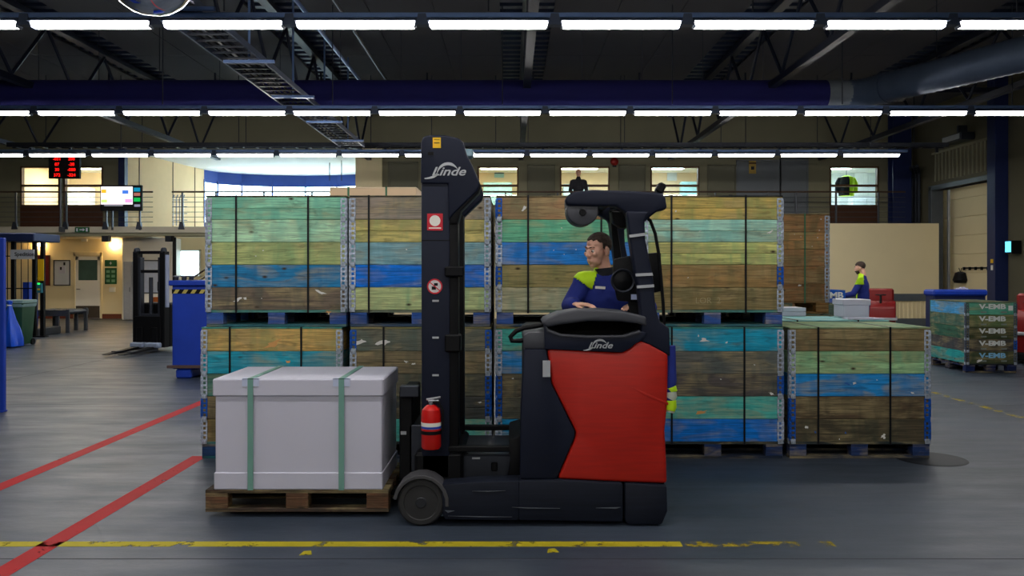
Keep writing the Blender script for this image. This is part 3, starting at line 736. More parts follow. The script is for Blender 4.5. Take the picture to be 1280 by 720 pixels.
# ================================================================ PALLET CRATES
CW, CD, CH, PH = 1.205, .80, .195, .144
ZN = lin((176, 188, 204)); HB = lin((20, 92, 190), 1.1)
def hinge_mesh(sx):
    g = G()
    for a, b2 in ((0, .012), (.036, .048)):
        g.box(sx * a, sx * b2, -.005, 0, -.086, .086).box(-sx * .005, 0, a - .004, b2, -.086, .086)
    for z in (-.08, -.04, 0, .04, .08): g.box(sx * .012, sx * .036, -.004, 0, z - .008, z + .008).box(-sx * .004, 0, .012, .036, z - .008, z + .008)
    for z in (-.06, -.02, .02, .06):
        for u in (.006, .042):
            g.lathe([(.0085, 0), (.007, -.006), (.001, -.008)], (sx * u, -.004, z), 6, 'Y')
    for z in (-.05, 0, .05): g.box(-sx * .010, -sx * .004, .012, .030, z - .012, z + .012)
    g.cyl((-sx * .004, -.004, 0), .006, .15, 'Z', 6)
    return g.mesh()
def clip_mesh(sx):
    return G().box(sx * .004, sx * .046, -.012, -.003, -.022, .022, .003).box(-sx * .010, -sx * .003, .004, .046, -.022, .022, .003).cyl((sx * .025, -.013, .005), .007, .006, 'Y', 6).mesh()
def tint(c, j=.10, k=1.0):
    q = lin(c, k); f = 1 + random.uniform(-j, j)
    return (q[0] * f, q[1] * f, q[2] * f, 1)
def rough_poly(r, n=7, sx=1.0):
    n += 4; a = random.uniform(-.5, .5); out = []
    for k in range(n):
        q = random.uniform(.25, 1.0); x, y = r * sx * math.cos(2 * PI * k / n) * q, r * .7 * math.sin(2 * PI * k / n) * q
        out.append((x * math.cos(a) - y * math.sin(a), x * math.sin(a) + y * math.cos(a)))
    return out
M_strap = pm('steel_band', (22, 24, 30), .45, .5, var=.1); M_gstrap = pm('green_band', (58, 118, 84), .5, var=.1)
M_ply = WOOD
M_scrap = pm('paper_scrap', (225, 225, 222), .8, var=.06); M_chip = pm('raw_wood', (214, 160, 96), .8, var=.12, scale=20)
def pallet_parts(t, W_, D_, cols, z=0.0, y0=0.0, ph=PH):
    """deck boards, cross boards, blocks and skids of a four-way pallet, front edge at y0"""
    h = ph; cb = cols
    for j, (yy, w) in enumerate(((.0, .145), (.185, .10), (.35, .10), (.515, .10), (.655, .145))):
        yy = yy * D_ / .8
        bx('deck_board', -W_ / 2, W_ / 2, y0 + yy, y0 + yy + w * D_ / .8, z + h - .022, z + h, WOOD, t, .002, color=tint(cb[0], .15))
    for xx in (-W_ / 2, -.0725, W_ / 2 - .145):
        bx('cross_board', xx, xx + .145, y0, y0 + D_, z + h - .044, z + h - .022, WOOD, t, .002, color=tint(cb[1], .15))
        for yy, w in ((0, .10), (D_ / 2 - .07, .14), (D_ - .10, .10)):
            bx('block', xx, xx + .145, y0 + yy, y0 + yy + w, z + .022, z + h - .044, WOOD, t, .004, color=tint(cb[1], .2))
    for yy, w in ((0, .10), (D_ / 2 - .07, .14), (D_ - .10, .10)):
        bx('skid_board', -W_ / 2, W_ / 2, y0 + yy, y0 + yy + w, z, z + .022, WOOD, t, .002, color=tint(cb[2], .15))
BK = 2.75
def crate(label, x, y, z, cols, pal, hl=(), hr=(), straps=(-.31, .31), lid=(40, 44, 44), halves=(), side=None, n=5, W_=CW, D_=CD, rz=0, smat=None, hinge_dark=False, name='pallet_crate', k=None, plain=False):
    k = BK if k is None else k
    t = thing(name, label, 'crate', (x, y, z), rz, 'strapped crates of stacked pallet collars')
    pallet_parts(t, W_, D_, pal)
    for i in range(n):
        c = cols[i]; zc = PH + CH * (n - 1 - i) + CH / 2
        sc = side[i] if side else c
        spans = ((-CH / 2 + .0015, CH / 2 - .0015),) if i not in halves else ((-CH / 2 + .0015, -.001), (.001, CH / 2 - .0015))
        for (a, b2) in spans:
            dy = random.uniform(-.002, .002)
            bx('front_board', -W_ / 2, W_ / 2, dy, .02 + dy, zc + a, zc + b2, WOOD, t, .003, color=tint(c, .1, k))
        bx('back_board', -W_ / 2, W_ / 2, D_ - .02, D_, zc - CH / 2 + .0015, zc + CH / 2 - .0015, WOOD, t, .003, color=tint(c, .1, k))
        for s in (-1, 1):
            me = cached(('sb', D_), lambda: G().box(-(D_ - .042) / 2, (D_ - .042) / 2, -.01, .01, -CH / 2 + .0015, CH / 2 - .0015, .003).mesh())
            obj('side_board', me, WOOD, t, (s * (W_ / 2 - .01), D_ / 2, zc), (0, 0, PI / 2), tint(sc, .1, k))
        for s, blue in (() if plain else ((-1, hl), (1, hr))):
            me = cached(('hg', s), lambda: hinge_mesh(-s)); mc = cached(('hc', s), lambda: clip_mesh(-s))
            col = HB if i in blue else tint((190, 202, 220) if not hinge_dark else (96, 106, 122), .15)
            h = obj('hinge', me, HINGE, t, (s * W_ / 2, -.002, zc), None, col)
            obj('clip', mc, HINGE, h, (0, -.003, -CH / 2 + .004), None, HB if (i in blue and i + 1 in blue) else ZN)
    top = PH + CH * n
    if lid: bx('lid', -W_ / 2 - .004, W_ / 2 + .004, -.006, D_ + .004, top, top + .012, WOOD, t, .002, color=tint(lid, .05, 1.3))
    for sx in straps:
        g = G(); w = .008; tt = .003; y0, y1, z0, z1 = -.008, D_ + .006, PH - .024, top + (.012 if lid else 0)
        g.box(-w, w, y0 - tt, y0, z0, z1 + tt).box(-w, w, y1, y1 + tt, z0, z1 + tt).box(-w, w, y0, y1, z1, z1 + tt).box(-w, w, y0, y1, z0 - tt, z0)
        obj('strap', g, smat or M_strap, t, (sx, 0, 0))
    return t
def scrap(t, px, py, r, sx=1.0, mat=None, loc=None):
    """torn paper or a wood chip sticking to the front boards"""
    d = t.location.y
    q = P(px, py, d)
    obj('paper_scrap' if mat is None else ('wood_chip' if mat is M_chip else 'paint_patch'), G().prism(rough_poly(r, 8, sx), -.005, -.002, 'Y'), mat or M_scrap, t, (q.x - t.location.x, 0, q.z - t.location.z))
YC = 7.24; HT = PH + 5 * CH + .016
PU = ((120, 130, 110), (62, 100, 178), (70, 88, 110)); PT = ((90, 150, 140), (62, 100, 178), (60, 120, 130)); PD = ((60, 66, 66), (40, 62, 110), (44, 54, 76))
U1 = crate('upper left crate of teal, green and brown boards above the white box', -2.031, YC, HT, [(112, 162, 136), (152, 186, 154), (142, 150, 98), (26, 88, 124), (78, 68, 58)], PT, straps=(-.345, .275), lid=(26, 28, 30), halves=(0,))
U2 = crate('upper crate with one vivid blue board, behind the forklift mast', -.793, YC, HT, [(112, 102, 92), (166, 154, 94), (98, 128, 134), (16, 124, 232), (156, 166, 118)], PU, hl=(), straps=(-.44, .18), halves=(1,))
U3 = crate('upper crate behind the driver, brown top board and blue middle board', .469, YC, HT, [(116, 90, 64), (82, 142, 112), (36, 124, 204), (108, 98, 62), (126, 122, 98)], PU, hl=(0, 3), straps=(-.33, .30), halves=())
U4 = crate('upper right crate of ochre, pale aqua and brown boards beside the guard pillar', 1.728, YC, HT, [(160, 138, 76), (152, 192, 174), (152, 152, 92), (112, 86, 52), (96, 82, 52)], PT, hr=(3,), straps=(-.355, .285), halves=(0, 1, 2))
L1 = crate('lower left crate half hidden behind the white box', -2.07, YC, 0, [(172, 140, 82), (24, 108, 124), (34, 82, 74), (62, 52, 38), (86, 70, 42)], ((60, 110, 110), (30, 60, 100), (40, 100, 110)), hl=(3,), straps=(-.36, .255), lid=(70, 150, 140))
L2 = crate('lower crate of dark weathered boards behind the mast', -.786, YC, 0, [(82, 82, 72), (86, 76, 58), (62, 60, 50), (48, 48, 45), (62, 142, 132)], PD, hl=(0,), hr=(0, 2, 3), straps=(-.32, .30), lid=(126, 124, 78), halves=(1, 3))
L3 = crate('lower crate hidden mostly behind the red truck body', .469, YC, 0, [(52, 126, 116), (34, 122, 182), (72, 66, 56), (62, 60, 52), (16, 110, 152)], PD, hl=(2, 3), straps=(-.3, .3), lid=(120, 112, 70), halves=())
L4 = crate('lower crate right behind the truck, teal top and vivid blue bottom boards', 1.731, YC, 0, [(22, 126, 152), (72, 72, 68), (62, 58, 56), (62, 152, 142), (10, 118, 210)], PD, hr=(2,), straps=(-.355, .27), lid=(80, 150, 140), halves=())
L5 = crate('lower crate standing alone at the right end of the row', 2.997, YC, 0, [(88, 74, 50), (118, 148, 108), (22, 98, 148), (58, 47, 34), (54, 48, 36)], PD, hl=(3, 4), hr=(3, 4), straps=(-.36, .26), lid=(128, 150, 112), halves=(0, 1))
for t, items in ((U1, ((297, 375, .03, 1.8), (307, 373, .028, .8), (401, 366, .03, 2.2), (327, 373, .008), (329, 313, .010), (320, 320, .008))),
                 (U2, ((508, 312, .010), (580, 312, .012))), (U3, ((655, 261, .045, .55), (702, 285, .01), (720, 312, .009), (705, 318, .008), (692, 313, .007))),
                 (U4, ((845, 264, .015), (875, 289, .012), (963, 290, .02, 2), (860, 347, .008), (978, 264, .012, 2))),
                 (L2, ((453, 427, .05, 1.3), (480, 428, .045, 2), (508, 452, .02, 1.4), (517, 455, .02), (600, 503, .014, 1.4))), (L3, ((641, 473, .016),)),
                 (L4, ((880, 425, .04, 1.5), (873, 420, .018, .6), (908, 428, .018, .8), (943, 456, .009), (964, 492, .018, 1.8), (901, 474, .01))),
                 (L5, ((1008, 534, .028, .8), (1049, 549, .016, .4), (1104, 545, .040, .7), (1068, 479, .016, 1.2), (1096, 475, .01), (1140, 491, .014, 1.5)))):
    for it in items: scrap(t, it[0], it[1], it[2], it[3] if len(it) > 3 else 1.0)
scrap(L1, 342, 430, .05, 2.0, M_chip); scrap(L4, 877, 516, .035, 2.0, M_chip); scrap(U1, 410, 390, .02, 2, M_chip); scrap(L1, 360, 452, .02, 2, M_chip); scrap(U3, 740, 275, .03, 1.5, M_chip)
M_bpatch = pm('blue_paint_patch', (24, 92, 170), .6)
for a in ((1019, 540, .02, .7), (1057, 541, .014), (1060, 480, .02, 2)): scrap(L5, *a, mat=M_bpatch)

q = P(885, 376, YC); obj('lettering', text_mesh('LOR  2', .075, .0008, 0, -.001), pm('chalk', (170, 160, 120), .8), U4, (q.x - U4.location.x, -.0045, q.z - HT), label='faint chalked lettering')
# second row of crates, close behind the first
for nm, x, cs in (('left', -2.02, 1), ('second', -.79, 2), ('third', .47, 3), ('right', 1.72, 4)):
    for lv in (0, 1):
        crate('second-row crate hidden behind the %s %s crate of the front row' % ('upper' if lv else 'lower', nm), x, YC + .86, HT * lv, [(92 + 6 * i, 84, 62) for i in range(5)], PD, lid=(60, 62, 56), straps=(), plain=True)
# crates and cartons behind the right end of the row
B1 = crate('low crate with a pale teal lid behind the right end crate', 3.11, 8.28, 0, [(88, 74, 50)] * 5, PD, lid=(140, 190, 190), straps=(-.3, .3))
B2 = crate('hidden lower crate under the brown crate behind the row', 2.98, 9.5, 0, [(90, 76, 50)] * 5, PD, lid=(130, 150, 130), straps=(-.3, .3))
B3 = crate('brown unstained crate with one green strap behind the row', 2.98, 9.5, HT, [(134, 98, 64), (148, 110, 70), (142, 104, 68), (140, 100, 64), (132, 94, 60)], ((170, 120, 70), (176, 126, 72), (160, 112, 64)), straps=(.33,), lid=(110, 80, 50), smat=M_gstrap, halves=(1,), k=1.9)
for a in ((1006, 273, .012), (1026, 274, .012), (1022, 297, .022, .5), (1024, 288, .012), (1000, 357, .022, 1.2), (993, 293, .007), (1001, 296, .008), (1015, 308, .008)): scrap(B3, *a)
for k in range(2):
    t = thing('flat_carton', ('upper' if k else 'lower') + ' of two flat white cartons before the brown crate pallet', 'carton', (2.86, 9.15, HT + .046 * k), group='flat white cartons on the teal lid')
    bx('body', -.29, .29, -.15, .15, 0, .044, M_wht, t, .004); bx('tape', -.29, .29, -.02, .02, .044, .0448, pm('tape', (200, 196, 186), .4), t, 0)
def lidded(label, x, y, z, w, d, h, lh):
    t = thing('lidded_box', label, 'box', (x, y, z)); bx('body', -w / 2, w / 2, 0, d, 0, h - lh + .01, M_wht, t, .006); bx('lid', -w / 2 - .012, w / 2 + .012, -.012, d + .012, h - lh, h, M_wht, t, .006)
lidded('white lidded box on the teal lid beside the background worker', 3.56, 8.68, HT + .004, .265, .27, .185, .06)
o = thing('foam_sheet', 'thin white sheet lying on the lid behind the right end crate', 'sheet', (3.55, 8.42, HT)); obj('sheet', G().prism([(-.22, -.09), (.14, -.1), (.12, .1), (-.2, .12)], 0, .012, 'Z'), M_wht, o); obj('fold', G().prism([(-.2, -.05), (.05, -.06), (.04, -.02), (-.18, .0)], .012, .02, 'Z'), M_wht, o)
B4 = crate('crate carrying the blue lettered collar behind the white box', 4.6, 12.9, 0, [(60, 70, 60)] * 5, PD, lid=(80, 90, 80), straps=())
bc4 = thing('blue_collar', 'blue board collar with white letters behind the white lidded box', 'crate', (4.52, 12.9, HT))
for (x0, x1, y0, y1) in ((-.6, .6, 0, .02), (-.6, .6, .78, .8), (-.6, -.58, .02, .78), (.58, .6, .02, .78)): bx('board', x0, x1, y0, y1, 0, .195, WOOD, bc4, .003, color=lin((22, 84, 176), 1.3))
M_ltr = pm('stencil_white', (214, 220, 218), .7, var=.15, scale=25)
obj('lettering', text_mesh('V-EMB', .13, .001, 0, .004, 1.2), M_ltr, bc4, (.35, -.003, .11))
cn = thing('flat_carton', 'long pale carton with green straps on top of the upper left crates', 'carton', (-1.25, 7.55, 2 * HT))
bx('body', -.39, .39, 0, .62, .004, .095, pm('carton_pale', (236, 206, 170), .7, var=.06), cn, .004); bx('top_flap', -.392, .392, -.002, .622, .086, .1, pm('carton_edge', (240, 216, 184), .7), cn, .003)
for sx in (-.22, .12): obj('strap', G().box(-.008, .008, -.006, -.002, .0, .103).box(-.008, .008, -.006, .626, .1, .103).box(-.008, .008, .622, .626, 0, .103), M_gstrap, cn, (sx, 0, 0))
# crate with stencilled lettering at right
vx0, vx1 = XX(1206, 13.4), XX(1272, 13.4)
VE = crate('crate with V-EMB stencilled on every board at the right', (vx0 + vx1) / 2, 13.4, 0, [(62, 118, 98), (68, 78, 48), (44, 48, 28), (50, 46, 44), (50, 54, 34)], ((40, 46, 50), (24, 40, 90), (30, 36, 50)),
           side=[(66, 136, 180), (52, 78, 68), (36, 68, 54), (54, 52, 54), (22, 106, 106)], W_=.80, D_=1.2, straps=(), lid=(70, 80, 58), hr=(3,), hinge_dark=True, rz=-.02)
for i in range(5):
    zc = PH + CH * (4 - i) + CH / 2 + .03
    obj('stencil', text_mesh('V-EMB', .105, .0008, 0, .0045, 1.42), M_ltr if i != 4 else pm('stencil_blue', (130, 190, 226), .7, var=.2, scale=25), VE, (.02, -.004, zc), label='white stencilled lettering' if i != 4 else 'pale blue stencilled lettering')
    for sx in (-.12, .2): obj('small_stencil', G().box(-.045, .045, -.0035, -.002, -.012, .012), pm('stencil_faint', (120, 130, 124), .8, var=.5, scale=40), VE, (sx, 0, zc - .085))
bx('paper_label', .27, .34, -.005, -.002, PH + 4.35 * CH, PH + 4.75 * CH, M_scrap, VE, 0)
scrap(VE, 1241, 429, .05, 1.3); scrap(VE, 1224, 451, .04, 1.5)
# covered blue container behind it
cv = thing('covered_container', 'dark blue container with a bright blue cover behind the lettered crate', 'container', (XX(1200, 17.0), 17.0, 0))
w = (XX(1233, 17) - XX(1168, 17)) / 2
bx('body', -w, w, 0, .36, .12, 1.14, M_navyblue, cv, .02); bx('cover', -w - .03, w + .03, -.04, .40, 1.12, 1.25, M_blue, cv, .035)
for sx in (-w + .08, w - .2): bx('foot', sx, sx + .12, .03, .33, 0, .12, M_navyblue, cv)
pb = thing('paper_bundle', 'small crumpled white paper on the blue container cover', 'paper', (XX(1203, 17.2), 17.2, 1.25)); obj('sheet', G().prism(rough_poly(.13, 9, 1.3), 0, .03, 'Z'), M_wht, pb); obj('fold', G().prism(rough_poly(.07, 7, 1.3), .03, .05, 'Z'), M_wht, pb)

# ================================================================ LOAD: pallet and white strapped box
lp = thing('pallet', 'brown wooden pallet carried on the forks under the white box', 'pallet', (-1.408, 5.5, .036))
pallet_parts(lp, 1.2, .8, ((78, 58, 46), (112, 78, 56), (80, 62, 52)))
wb_ = thing('strapped_box', 'large white lidded box bound with two green straps', 'box', (-1.40, 5.5, .181))
bx('body', -.545, .547, .008, .70, 0, .66, M_wht, wb_, .006); bx('lid', -.560, .558, -.006, .715, .612, .726, M_wht, wb_, .008); bx('base_tray', -.553, .553, 0, .708, 0, .113, M_wht, wb_, .006)
M_gs = pm('wide_green_strap', (112, 160, 148), .5, var=.08)
for sx in (-.31, .285):
    s = obj('strap', G().box(-.018, .018, -.012, -.007, 0, .731).box(-.018, .018, -.012, .721, .727, .731).box(-.018, .018, .716, .721, 0, .731), M_gs, wb_, (sx, 0, 0))
    obj('corner_guard', G().box(-.055, .055, -.010, -.006, .678, .729).box(-.055, .055, -.010, .03, .725, .729), pm('guard_lilac', (196, 206, 234), .4), s)

# ================================================================ REACH TRUCK
TO = Vector((.12, 5.9, 0))
tk = thing('reach_truck', 'red and black reach truck carrying the white box', 'forklift', TO)
def tp(px, py, d): return (XX(px, d) - TO.x, ZZ(py, d))
def poly(pts, d): return [tp(a, b2, d) for a, b2 in pts]
def pr(name, pts, d, d0, d1, mat, parent=None, bevel=.012, label=None, seg=2):
    return obj(name, G().prism(poly(pts, d), d0 - TO.y, d1 - TO.y).mesh(name, bevel, seg), mat, parent or tk, label=label)
def bt(name, px0, px1, py0, py1, d, d0, d1, mat, parent=None, b=.006, label=None):
    (x0, z1), (x1, z0) = tp(px0, py0, d), tp(px1, py1, d)
    par = parent or tk
    return bx(name, x0, x1, d0 - TO.y, d1 - TO.y, z0, z1, mat, par, b, label)
DN, DF = 5.30, 6.50
# chassis
ch = pr('chassis', [(648, 601), (700, 600), (779, 604), (779, 653), (648, 651)], DN, DN, DF, M_chas, bevel=.015)
pr('drive_cover', [(781, 604), (834, 607), (835, 640), (828, 657), (786, 657), (781, 652)], DN, DN + .005, DF - .005, M_chas, bevel=.02)
for d0, d1 in ((DN, DN + .16), (DF - .16, DF)):
    s = 1 if d0 == DN else -1
    pr('load_leg', [(552, 606), (600, 602), (649, 601), (649, 651), (556, 650), (553, 640)], DN, d0, d1, M_chas, bevel=.012)
    wc = tp(526, 629, DN); yw = (d0 + d1) / 2 - TO.y
    wh = obj('load_wheel', G().lathe([(.05, -.07), (.105, -.068), (.112, -.074), (.135, -.074), (.147, -.062), (.147, .062), (.135, .074), (.05, .07)], n=32, axis='Y'), M_rub, tk, (wc[0], yw, wc[1] - .0))
    obj('hub', G().lathe([(.0, -.075), (.03, -.075), (.04, -.066), (.10, -.06), (.105, -.05), (.02, -.05)], n=24, axis='Y'), pm('wheel_hub', (44, 46, 52), .5, .4), wh, (0, 0, 0), (0, 0, 0 if s > 0 else PI))
    a0 = [math.radians(a) for a in range(-8, 190, 18)]
    arcp = [(wc[0] + .178 * math.cos(a), wc[1] + .178 * math.sin(a)) for a in a0] + [(wc[0] + .154 * math.cos(a), wc[1] + .154 * math.sin(a)) for a in reversed(a0)]
    obj('wheel_guard', G().prism(arcp, d0 - TO.y - .005, d1 - TO.y).mesh('g', .004, 1), M_grey if 0 else pm('guard_dark', (66, 66, 70), .6, var=.3, scale=12), tk)
for pts in ([(556, 638), (568, 638.5), (560, 641)], [(560, 645), (640, 646.2), (600, 646.6)], [(590, 614), (632, 613.4), (610, 614.8)], [(745, 635), (776, 634), (770, 636)], [(640, 634), (700, 635.5), (660, 635.8)]):
    obj('scrape', G().prism(poly(pts, DN - .004), DN - .0045 - TO.y, DN + .001 - TO.y), pm('bare_metal', (92, 98, 108), .5, .3, var=.3, scale=30), tk)
obj('drive_wheel', G().lathe([(.06, -.06), (.11, -.055), (.12, -.045), (.12, .045), (.11, .055), (.06, .06)], (0, 0, 0), 24, 'Y'), M_rub, tk, (XX(800, DN) - TO.x, 0, .12))
# red body
RED = [(684, 436), (730, 438.5), (770, 441), (781, 440), (789, 435), (796, 428.5), (802, 426), (812, 429), (836, 442), (836, 470), (835, 510), (832, 540), (834, 575), (835, 606), (779, 604), (697, 600), (719.5, 548), (720, 540), (716, 532), (690, 480)]
pr('red_cover', RED, DN, DN + .02, DN + .34, M_red, bevel=.022, seg=3)
pr('rear_panel', [(812, 432), (836, 443), (836, 470), (835, 510), (832, 540), (834, 575), (835, 606), (812, 604)], DN, DN + .34, DF - .02, M_red, bevel=.02)
bt('far_panel', 690, 812, 440, 604, DN, DF - .06, DF - .02, M_red, b=.01)
pr('cover_crease', [(789, 484), (806, 491), (836, 504), (836, 507), (806, 495)], DN, DN + .0175, DN + .03, M_red, bevel=.001)
pr('battery_cover', [(655, 437), (683.5, 436.5), (689.5, 480), (715, 532), (719, 540), (718.5, 548), (696, 600), (650, 600), (651, 520)], DN, DN + .022, DN + .34, M_navy, bevel=.012)
bt('battery', 655, 690, 440, 598, DN, DN + .34, DF - .03, M_black, b=.012)
bt('cab_floor', 690, 812, 560, 600, DN, DN + .34, DF - .06, M_black)
pr('top_cap', [(655, 437), (654, 420), (661, 415.5), (684, 415.5), (685, 437)], DN, DN + .03, DF - .1, M_grey, bevel=.012)
bt('type_plate', 678.5, 688, 451, 471.5, DN, DN + .010, DN + .016, M_silver, b=0)
# console with open tray
pr('console_front', [(681, 437), (680, 404), (686, 412), (702, 419), (735, 420.5), (780, 420), (798, 414), (810, 416), (803, 426), (795, 430), (788, 436), (778, 441)], DN, DN + .012, DN + .10, M_navy, bevel=.008)
pr('tray_lip', [(682, 407), (686, 412), (702, 418), (735, 420), (780, 419.5), (800, 413), (802, 416), (782, 422), (735, 423), (700, 421), (684, 415)], DN, DN + .004, DN + .09, M_grey, bevel=.004)
pr('tray_back', [(681, 437), (682, 400), (806, 400), (806, 420), (790, 437)], DN + .1, DN + .30, DN + .33, M_black, bevel=.004)
pr('tray_floor', [(684, 424), (806, 424), (806, 436), (684, 436)], DN + .1, DN + .08, DN + .32, M_black, bevel=.004)
pr('console_top', [(677, 404), (681, 399), (699, 391.5), (722, 387.5), (748, 387), (780, 389.5), (808, 396), (809, 408), (797, 404.5), (775, 402), (735, 401.5), (716, 404), (700, 406), (684, 409)], DN, DN + .006, DN + .36, M_grey, bevel=.014, seg=3)
obj('grab_handle', G().tube([(p[0], DN + .18 - TO.y, p[1]) for p in [tp(a, b2, DN + .18) for a, b2 in ((684, 405), (668, 408), (655, 410), (645, 414), (638, 421), (640, 426), (650, 426), (660, 424))]], .016, 8), M_black, tk)
# rear guard pillar, hood
PIL = [(783, 264), (812, 264), (806, 276), (807, 300), (816, 343), (820, 385), (825, 402), (837, 410), (838, 446), (812, 431), (801, 427), (802, 400), (797.5, 357), (794, 343), (787, 296), (785, 276)]
pr('guard_pillar', PIL, DN + .02, DN + .02, DN + .14, M_navy, bevel=.014, seg=3)
pr('guard_pillar', PIL[:11] + PIL[11:], DN + .02, DF - .22, DF - .10, M_navy, bevel=.014)
for pts in ([(786.5, 293.5), (806, 291), (806.5, 294.5), (787, 297)], [(794.5, 342), (815.5, 341), (816.5, 344.5), (795, 345.5)], [(796, 357), (817.5, 355.5), (818, 359), (796.5, 360.5)]):
    pr('reflective_band', pts, DN + .01, DN + .012, DN + .022, M_silver, bevel=0)
bt('rear_box', 814, 836, 411, 445, DN + .1, DN + .14, DF - .2, M_navy, b=.03)
HOOD = [(709, 257), (706, 251), (709, 244), (718, 239.5), (742, 237), (790, 238.5), (826, 241), (832, 245), (834, 258), (833, 262), (822, 264), (814, 270), (806, 278), (788, 278), (780, 264), (770, 258), (745, 258)]
pr('guard_rail', HOOD, DN + .06, DN + .06, DN + .16, M_navy, bevel=.018, seg=3)
pr('guard_rail', [(max(a, 728), b2) for a, b2 in HOOD[3:-1]], DN + .06, DF - .22, DF - .12, M_navy, bevel=.012, seg=2)
for k in range(7):
    x, z = tp(720 + k * 16.5, 245, DN + .1); bx('guard_bar', x - .02, x + .02, DN + .16 - TO.y, DF - .22 - TO.y, z - .03, z + .03, M_black, tk, .008)
c = tp(728, 263, DN + .1); aa = [math.radians(180 + 180 * k / 14) for k in range(15)]
obj('round_cover', G().prism([(c[0] + .102 * math.cos(a), c[1] + .1 * math.sin(a)) for a in aa] + [(c[0] + .10, c[1] + .03), (c[0] - .10, c[1] + .03)], DN + .075 - TO.y, DN + .30 - TO.y).mesh('g', .012, 2), pm('cover_grey', (62, 64, 72), .5), tk)
obj('round_cover_boss', G().lathe([(.0, -.012), (.02, -.012), (.024, 0)], n=14, axis='Y'), M_black, tk, (c[0], DN + .076 - TO.y, c[1] - .015))
bc_ = tp(824, 238, DN + .2); obj('beacon', G().box(-.026, .026, -.04, .04, -.02, .05, .012).mesh(), M_black, tk, (bc_[0], DN + .2 - TO.y, bc_[1]), (0, math.radians(28), 0))
# front inner pillars and frame under the hood
for d in (DN + .62,):
    pr('inner_pillar', [(762, 262), (776, 262), (772, 284), (778, 326), (781, 400), (772, 400), (768, 326)], d, d, d + .06, M_black, bevel=.01)
pr('hood_bracket', [(764, 264), (790, 264), (792, 284), (776, 285), (766, 278)], DN + .3, DN + .28, DN + .40, M_black, bevel=.01)
obj('coiled_cable', G().tube([(p[0], DN + .12 - TO.y, p[1]) for p in [tp(a, b2, DN + .12) for a, b2 in ((806, 270), (813, 276), (819, 292), (823, 315), (826, 345), (829, 380), (830, 405), (830, 420))]], .011, 8), M_black, tk)
# terminal and lamp beside the driver
tm = pr('terminal', [(767, 324), (790, 319), (825, 315), (826, 364), (812, 367), (800, 378), (772, 376), (766, 350)], DN + .22, DN + .18, DN + .26, M_black, bevel=.012)
cc = tp(779, 351, DN + .16); obj('lamp_ring', G().lathe([(.062, 0), (.074, -.012), (.08, 0)], n=28, axis='Y', caps=False), M_dsteel, tk, (cc[0], DN + .178 - TO.y, cc[1])); obj('lamp_glass', G().lathe([(.0, -.02), (.04, -.014), (.066, 0)], n=24, axis='Y'), M_black, tk, (cc[0], DN + .178 - TO.y, cc[1]))
bt('terminal_label', 789, 801, 368, 374.5, DN + .17, DN + .17, DN + .182, pm('label_pale', (170, 184, 220), .5), b=0)
bt('terminal_arm', 786, 800, 376, 400, DN + .22, DN + .2, DN + .26, M_black)
# seat
bt('seat_back', 770, 812, 330, 440, 5.95, 6.12, 6.24, M_black, b=.03); bt('seat_cushion', 720, 812, 455, 478, 5.95, 5.72, 6.2, M_black, b=.03)
# logos
def linde(parent, x, y, z, w, mat, rot=None):
    h = w * .27
    o = obj('emblem', text_mesh('Linde', w * .285, .0012, .35, w * .004, 1.28), mat, parent, (x + w * .06, y, z - h * .12), label='silver script lettering')
    pts = []
    n = 22
    def sw(f, t): # swoosh: low foot at left rising to an arch
        if f < .35: px_ = -.5 + f * .72; pz = -.16 + .06 * (f / .35) ** 2 + t * .02
        else:
            a = PI * (1 - (f - .35) / .65 * .86); px_ = .06 + .23 * math.cos(a) * 1.15; pz = -.08 + .27 * math.sin(a)
        return px_, pz
    outer = [sw(k / n, 0) for k in range(n + 1)]
    g = G(); vs = []; fs = []
    for k, (a, b2) in enumerate(outer):
        t = .035 * (.35 + .65 * min(1, k / 8)) * (1 if k < n - 4 else (n - k) / 4 * .9 + .1)
        vs += [(a * w, -.0012, (b2 + t) * w), (a * w, -.0012, (b2 - t) * w), (a * w, .001, (b2 + t) * w), (a * w, .001, (b2 - t) * w)]
    for k in range(n):
        i = 4 * k; fs += [(i, i + 1, i + 5, i + 4), (i + 2, i + 6, i + 7, i + 3), (i, i + 4, i + 6, i + 2), (i + 1, i + 3, i + 7, i + 5)]
    g.add(vs, fs); obj('emblem_arch', g, mat, parent, (x, y, z - h * .12))
e = tp(748, 431, DN); linde(tk, e[0], DN + .0105 - TO.y, e[1], .19, M_silver)
# mast
DM = 5.50
for d0 in (DM, 6.14):
    pr('mast_column', [(526.5, 226), (562, 226), (562, 598), (527, 598)], DM, d0, d0 + .16, M_navy, bevel=.010)
    pr('mast_channel', [(561, 250), (572.5, 262), (573, 598), (561, 598)], DM, d0 + .01, d0 + .14, M_black, bevel=.006)
CAP = [(526, 230), (526.5, 178), (529, 171), (537, 169), (556, 169), (574, 173), (579, 178), (584, 195), (590, 206), (598, 224), (600, 232), (597, 239), (566, 269), (561, 276), (560, 230)]
for d0 in (DM - .014, 6.18): pr('mast_head', CAP, DM, d0, d0 + .12, M_navy, bevel=.014, seg=3)
pr('mast_buffer', [(599, 226), (601.5, 233), (598, 241), (576, 264), (572, 280), (563, 280), (562, 272), (568, 265), (594, 239)], DM, DM - .004, DM + .15, M_black, bevel=.006)
bt('mast_crossbar', 530, 560, 176, 200, DM, DM + .106, 6.18, M_black); bt('mast_crossbar', 530, 560, 380, 400, DM, DM + .16, 6.14, M_black); bt('mast_crossbar', 530, 570, 560, 596, DM, DM + .16, 6.14, M_black)
